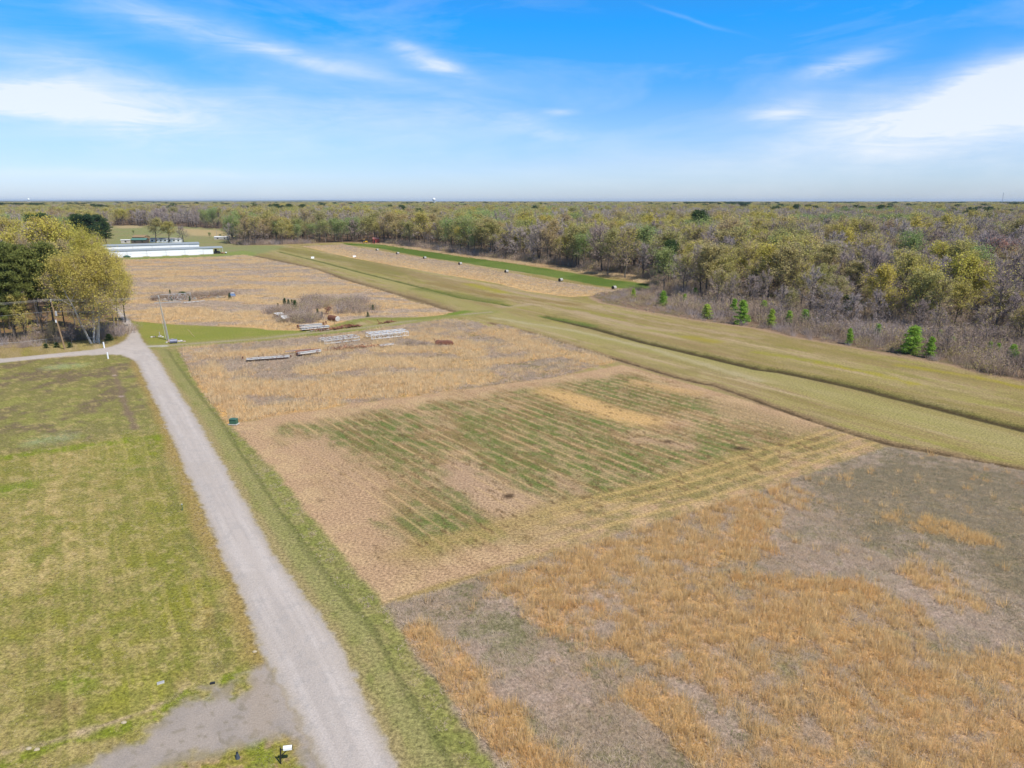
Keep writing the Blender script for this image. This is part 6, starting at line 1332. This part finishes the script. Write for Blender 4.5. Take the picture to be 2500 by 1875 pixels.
# homes behind the hangars
def house(name, label, cat, p, L0, W0, H0, Hr, wall, roof, rz, nw=5):
    t = thing(name, p, label, cat, rz); m = MB(); m.add([(-L0 / 2, -W0 / 2, 0), (L0 / 2, -W0 / 2, 0), (L0 / 2, W0 / 2, 0), (-L0 / 2, W0 / 2, 0), (-L0 / 2, -W0 / 2, H0), (L0 / 2, -W0 / 2, H0), (L0 / 2, W0 / 2, H0), (-L0 / 2, W0 / 2, H0), (-L0 / 2, 0, Hr), (L0 / 2, 0, Hr)], [(0, 1, 5, 4), (1, 2, 6, 9, 5), (2, 3, 7, 6), (3, 0, 4, 8, 7)]); m.build("wall", wall, t)
    m = MB(); x = L0 / 2 + .3
    for s in (-1, 1): m.add([(-x, s * (W0 / 2 + .3), H0 - .08), (x, s * (W0 / 2 + .3), H0 - .08), (x, 0, Hr + .02), (-x, 0, Hr + .02), (-x, s * (W0 / 2 + .3), H0 + .06), (x, s * (W0 / 2 + .3), H0 + .06), (x, 0, Hr + .16), (-x, 0, Hr + .16)], [(0, 3, 2, 1), (4, 5, 6, 7), (0, 1, 5, 4), (1, 2, 6, 5), (3, 0, 4, 7)])
    m.build("roof", roof, t)
    for i in range(nw): m = MB(); m.box((-L0 / 2 + L0 * (i + .5) / nw, -W0 / 2 - .03, H0 * .55), (1.3, .06, 1.2)); m.build("window", M['glass'], t)
    return t
p = G(*R1(1395, 431)); house("mobile_home", "long white mobile home behind the trees at the hangars' back", "mobile home", (p[0] + 2, p[1] + 5, 0), 26, 6, 2.9, 3.7, M['white'], M['white_old'], .05, 7)
p = G(*R1(1210, 436)); house("shed", "green-roofed open shed left of the long mobile home", "shed", (p[0], p[1], 0), 12, 7, 2.8, 4.2, M['bark_dark'], M['roof_green'], .1, 2)
p = G(*R1(1150, 425)); house("shed", "brown-roofed shed tucked behind the green-roofed one", "shed", (p[0], p[1] + 14, 0), 12, 8, 3.6, 5.0, M['wood_brown'], M['wood_brown'], -.2, 1)
p = G(*R1(1085, 436)); house("trailer", "small white trailer left of the sheds", "trailer", (p[0], p[1], 0), 7, 3, 2.6, 3.0, M['white_old'], M['white_dull'], .4, 1)
p = G(*R1(1915, 403)); house("shed", "low white shed by the pale dead tree", "shed", (p[0], p[1], 0), 13, 5, 2.0, 2.8, M['white_old'], M['white_dull'], 0, 2)
# pale dead tree
p = G(*R1(1965, 410)); h = hgt(*R1(1965, 410), R1(0, 308)[1]); t = thing("dead_tree", p, "pale leafless dead tree at the open land's right end", "tree"); m = MB(); g_ = np.random.default_rng(5)
m.tube((0, 0, 0), (.4, 0, h * .5), .5, .35, 7); m.tube((.4, 0, h * .5), (-.8, .2, h * .8), .35, .22, 7); m.tube((-.8, .2, h * .8), (-2.0, 0, h), .22, .08, 6); m.tube((.4, 0, h * .5), (1.8, .3, h * .78), .25, .08, 6); m.tube((-.8, .2, h * .8), (.6, 0, h * .95), .14, .05, 5); m.build("trunk", M['bark_pale'], t)
# water towers and mast on the horizon
def wtower(px, ybase_d, ytop, label, wpx):
    d = ybase_d; x = (px - 1250) / F * (d * cP + CAMH * sP); H = CAMH + d * math.tan(math.atan((937.5 - ytop) / F) - PITCH)
    t = thing("water_tower", (x, d, 0), label, "water tower"); r = wpx / F * d / 2
    m = MB(); prof_ = [(r * .25, H * .62), (r * .85, H * .72), (r, H * .82), (r * .95, H * .9), (r * .6, H * .97), (r * .1, H)]; n = 20
    vs = [(a * math.cos(k * 2 * PI / n), a * math.sin(k * 2 * PI / n), z) for a, z in prof_ for k in range(n)]
    m.add(vs, [(l * n + k, l * n + (k + 1) % n, (l + 1) * n + (k + 1) % n, (l + 1) * n + k) for l in range(len(prof_) - 1) for k in range(n)] + [tuple(range((len(prof_) - 1) * n, len(prof_) * n))]); m.build("tank", M['tower'], t, smooth=True)
    m = MB(); m.tube((0, 0, 0), (0, 0, H * .64), r * .22, r * .22, 12); m.build("column", M['tower'], t)
    for k in range(4): a = k * PI / 2 + .6; m = MB(); m.tube((r * 1.1 * math.cos(a), r * 1.1 * math.sin(a), 0), (r * .85 * math.cos(a), r * .85 * math.sin(a), H * .76), r * .09, r * .09, 6); m.build("leg", M['tower'], t)
wtower(1060, 4200, 483, "pale water tower standing alone on the horizon left of centre", 7.5)
wtower(72, 6000, 484, "tiny pale water tower on the horizon at the far left", 5)
d = 3500; x = (2447 - 1250) / F * (d * cP); H = CAMH + d * math.tan(math.atan((937.5 - 470) / F) - PITCH); t = thing("radio_mast", (x, d, 0), "thin lattice radio mast on the horizon at the right", "mast")
m = MB()
for k in range(3): a = k * 2.094; m.tube((1.6 * math.cos(a), 1.6 * math.sin(a), 0), (1.2 * math.cos(a), 1.2 * math.sin(a), H), .35, .3, 5)
m.build("leg", ST, t); m = MB()
for i in range(int(H / 3)): a = i * 2.094; m.beam((1.5 * math.cos(a), 1.5 * math.sin(a), i * 3), (1.5 * math.cos(a + 2.094), 1.5 * math.sin(a + 2.094), i * 3 + 3), .2, .2)
m.build("brace", ST, t); m = MB(); m.box((0, 0, H - 1.5), (4, 4, 3)); m.build("antenna", M['tower'], t)

# ------------------------------------------------------------------ low hills on the horizon
m = MB(); n = 160; vs = []; fs = []
for i in range(n + 1):
    a = math.radians(-48 + 96 * i / n)
    hh = 16 + 18 * float(fbm(np.array([i / 9.0]), np.array([.3]), 501, 4)[0]) + (20 if i < n * .42 else 0) * float(vnoise(np.array([i / 14.0]), np.array([.7]), 502)[0])
    for (rr, z) in ((9000, -2), (10500, hh * .8), (13000, hh), (16000, -5)): vs.append((rr * math.sin(a), rr * math.cos(a), z))
for i in range(n):
    for k in range(3): fs.append((i * 4 + k, i * 4 + 4 + k, i * 4 + 5 + k, i * 4 + 1 + k))
m.add(vs, fs); tag(m.build("hills", simple("far_woodland", (.10, .11, .085), .95, var=.3, scale=.01), smooth=True), "low blue wooded rise along the horizon", "hills", kind="structure")

# ------------------------------------------------------------------ haze
HZ = 3.4e-5
m, nt, out = nmat("haze"); pv = N(nt, "ShaderNodeVolumePrincipled"); pv.inputs["Color"].default_value = (.62, .76, .95, 1); pv.inputs["Density"].default_value = HZ; pv.inputs["Anisotropy"].default_value = 0.0
L(nt, pv.outputs[0], out.inputs["Volume"])
b = MB(); b.box((0, 0, 0), (70000, 70000, 80)); o = b.build("haze", m, loc=(0, 0, 38.5)); tag(o, "thin blue haze in the air over the far woods", "haze", kind="stuff")

# ------------------------------------------------------------------ light and sky
EL = math.radians(55); AZ = math.radians(134)      # sun behind the camera to the right
sd = Vector((math.sin(AZ) * math.cos(EL), math.cos(AZ) * math.cos(EL), math.sin(EL)))
sun = bpy.data.lights.new("sun", 'SUN'); sun.energy = 4.5; sun.angle = math.radians(.53); sun.color = (1.0, .945, .85)
so = bpy.data.objects.new("sun", sun); COL.objects.link(so); so.rotation_euler = sd.to_track_quat('Z', 'Y').to_euler(); so.location = (50, -50, 90)
w = bpy.data.worlds.new("World"); S.world = w; w.use_nodes = True; nt = w.node_tree; nt.nodes.clear()
out = N(nt, "ShaderNodeOutputWorld"); bg = N(nt, "ShaderNodeBackground"); bg.inputs[1].default_value = .09
sky = N(nt, "ShaderNodeTexSky"); sky.sky_type = 'NISHITA'; sky.sun_disc = False; sky.sun_elevation = EL; sky.sun_rotation = AZ; sky.altitude = 100; sky.dust_density = .6; sky.ozone_density = 1.5
tc = N(nt, "ShaderNodeTexCoord"); sx = N(nt, "ShaderNodeSeparateXYZ"); L(nt, tc.outputs["Generated"], sx.inputs[0])
el = mth(nt, 'MULTIPLY', mth(nt, 'ARCSINE', sx.outputs[2]), 57.2958); az = mth(nt, 'MULTIPLY', mth(nt, 'ARCTAN2', sx.outputs[0], sx.outputs[1]), 57.2958)
# deepening blue of the clear upper air
TINT = [(0, (1.08, 1.28, 1.88)), (1.2, (.98, 1.2, 1.78)), (2.8, (.86, 1.1, 1.66)), (6.45, (.58, 1.0, 1.55)), (8.3, (.32, .95, 1.66)), (12.4, (.125, 1.03, 1.9)), (22, (.45, .92, 1.35)), (45, (.8, .95, 1.08))]
cr = N(nt, "ShaderNodeValToRGB"); e = cr.color_ramp.elements
while len(e) < len(TINT): e.new(.5)
for i, (d_, c_) in enumerate(TINT): e[i].position = d_ / 45; e[i].color = (c_[0] / 2, c_[1] / 2, c_[2] / 2, 1)
L(nt, mth(nt, 'DIVIDE', el, 45.0, clamp=True), cr.inputs[0])
tint = N(nt, "ShaderNodeVectorMath", operation='SCALE'); tint.inputs["Scale"].default_value = 2.0; L(nt, cr.outputs[0], tint.inputs[0])
skc = mix(nt, 1.0, sky.outputs[0], tint.outputs[0], 'MULTIPLY')
cv = N(nt, "ShaderNodeCombineXYZ"); L(nt, az, cv.inputs[0]); L(nt, el, cv.inputs[1])
def azel(px, py):
    u = (px - 1250) / F; v = (937.5 - py) / F; d = Vector((u, cP + v * sP, -sP + v * cP)).normalized(); return math.degrees(math.atan2(d.x, d.y)), math.degrees(math.asin(d.z))
def nzv(scale, sxx, syy, rot, detail=5, rough=.6, off=0, dist=0.0):
    mp = N(nt, "ShaderNodeMapping"); mp.inputs["Rotation"].default_value = (0, 0, rot); mp.inputs["Scale"].default_value = (sxx, syy, 1); mp.inputs["Location"].default_value = (off, off * .7, 0); L(nt, cv.outputs[0], mp.inputs[0])
    n_ = N(nt, "ShaderNodeTexNoise"); n_.inputs["Scale"].default_value = scale; n_.inputs["Detail"].default_value = detail; n_.inputs["Roughness"].default_value = rough; n_.inputs["Distortion"].default_value = dist; L(nt, mp.outputs[0], n_.inputs["Vector"]); return n_.outputs[0]
wis = nzv(.34, .45, 2.4, .14, 9, .66, 3, .8); wis2 = nzv(.14, .35, 1.6, -.15, 6, .6, 11, .6); warp = nzv(.16, 1, 1, 0, 3, .5, 7)
tot = None; soft = None
CL = [(110, 212, 250, 40, -2, 1.0), (60, 235, 300, 30, -3, .6), (2130, 236, 440, 82, 8, .9), (2230, 165, 250, 70, 16, .8), (2000, 262, 260, 30, 4, .45), (1830, 137, 95, 24, 14, .55), (1690, 240, 75, 24, 5, .55), (945, 143, 72, 20, -14, .6), (885, 105, 50, 14, -10, .3),
      (600, 112, 330, 18, -11, .38), (380, 50, 330, 50, -10, .26), (520, 235, 470, 60, -3, .36), (1090, 265, 170, 26, -8, .2), (1210, 242, 34, 7, 0, .3), (1180, 290, 80, 12, 0, .2), (300, 300, 420, 40, -2, .25), (1500, 45, 90, 4, -18, .12), (1900, 330, 500, 40, 0, .3), (250, 375, 350, 12, 0, .25), (100, 120, 260, 40, -8, .3)]
wv = mth(nt, 'SUBTRACT', warp, .5)
for (cx, cy, rx, ry, ro, st) in CL:
    a0, e0 = azel(cx * 1.1302, cy * 1.1302); a1, e1 = azel((cx + rx) * 1.1302, cy * 1.1302); _, e2 = azel(cx * 1.1302, (cy - ry) * 1.1302)
    rxd = abs(a1 - a0); ryd = abs(e2 - e0); c_, s_ = math.cos(math.radians(ro)), math.sin(math.radians(ro))
    dx = mth(nt, 'SUBTRACT', az, a0); dy = mth(nt, 'MULTIPLY_ADD', wv, ryd * 1.6 + .4, mth(nt, 'SUBTRACT', el, e0))
    u_ = mth(nt, 'ADD', mth(nt, 'MULTIPLY', dx, c_ / rxd), mth(nt, 'MULTIPLY', dy, s_ / rxd)); v_ = mth(nt, 'ADD', mth(nt, 'MULTIPLY', dx, -s_ / ryd), mth(nt, 'MULTIPLY', dy, c_ / ryd))
    g_ = mth(nt, 'MULTIPLY', mth(nt, 'POWER', 2.718, mth(nt, 'MULTIPLY', mth(nt, 'ADD', mth(nt, 'MULTIPLY', u_, u_), mth(nt, 'MULTIPLY', v_, v_)), -1.1)), st)
    if ry >= 35 or rx > 300: soft = g_ if soft is None else mth(nt, 'ADD', soft, g_)
    else: tot = g_ if tot is None else mth(nt, 'ADD', tot, g_)
tx = mth(nt, 'MULTIPLY_ADD', wis, 3.0, -.72); tx = mth(nt, 'MAXIMUM', tx, .0)
tx2 = mth(nt, 'MAXIMUM', mth(nt, 'MULTIPLY_ADD', wis, 1.9, -.12), .15)
cl = mth(nt, 'ADD', mth(nt, 'MULTIPLY', tot, tx), mth(nt, 'MULTIPLY', soft, tx2))
veil = mth(nt, 'MULTIPLY', mth(nt, 'MULTIPLY_ADD', wis2, 3.0, -1.35, clamp=True), .25)
cl = mth(nt, 'ADD', cl, veil); cl = mth(nt, 'MINIMUM', mth(nt, 'MAXIMUM', cl, 0.0), .8)
CLOUD = (9.0, 9.3, 9.8)
skf = mix(nt, cl, skc, CLOUD)
L(nt, skf, bg.inputs[0]); L(nt, bg.outputs[0], out.inputs[0])

vs_ = S.view_settings; vs_.view_transform = 'Standard'; vs_.look = 'None'; vs_.exposure = 0; vs_.gamma = 1
vs_.exposure = 0.25; S.cycles.max_bounces = 7; S.cycles.diffuse_bounces = 4; S.cycles.volume_bounces = 0; S.cycles.transmission_bounces = 5
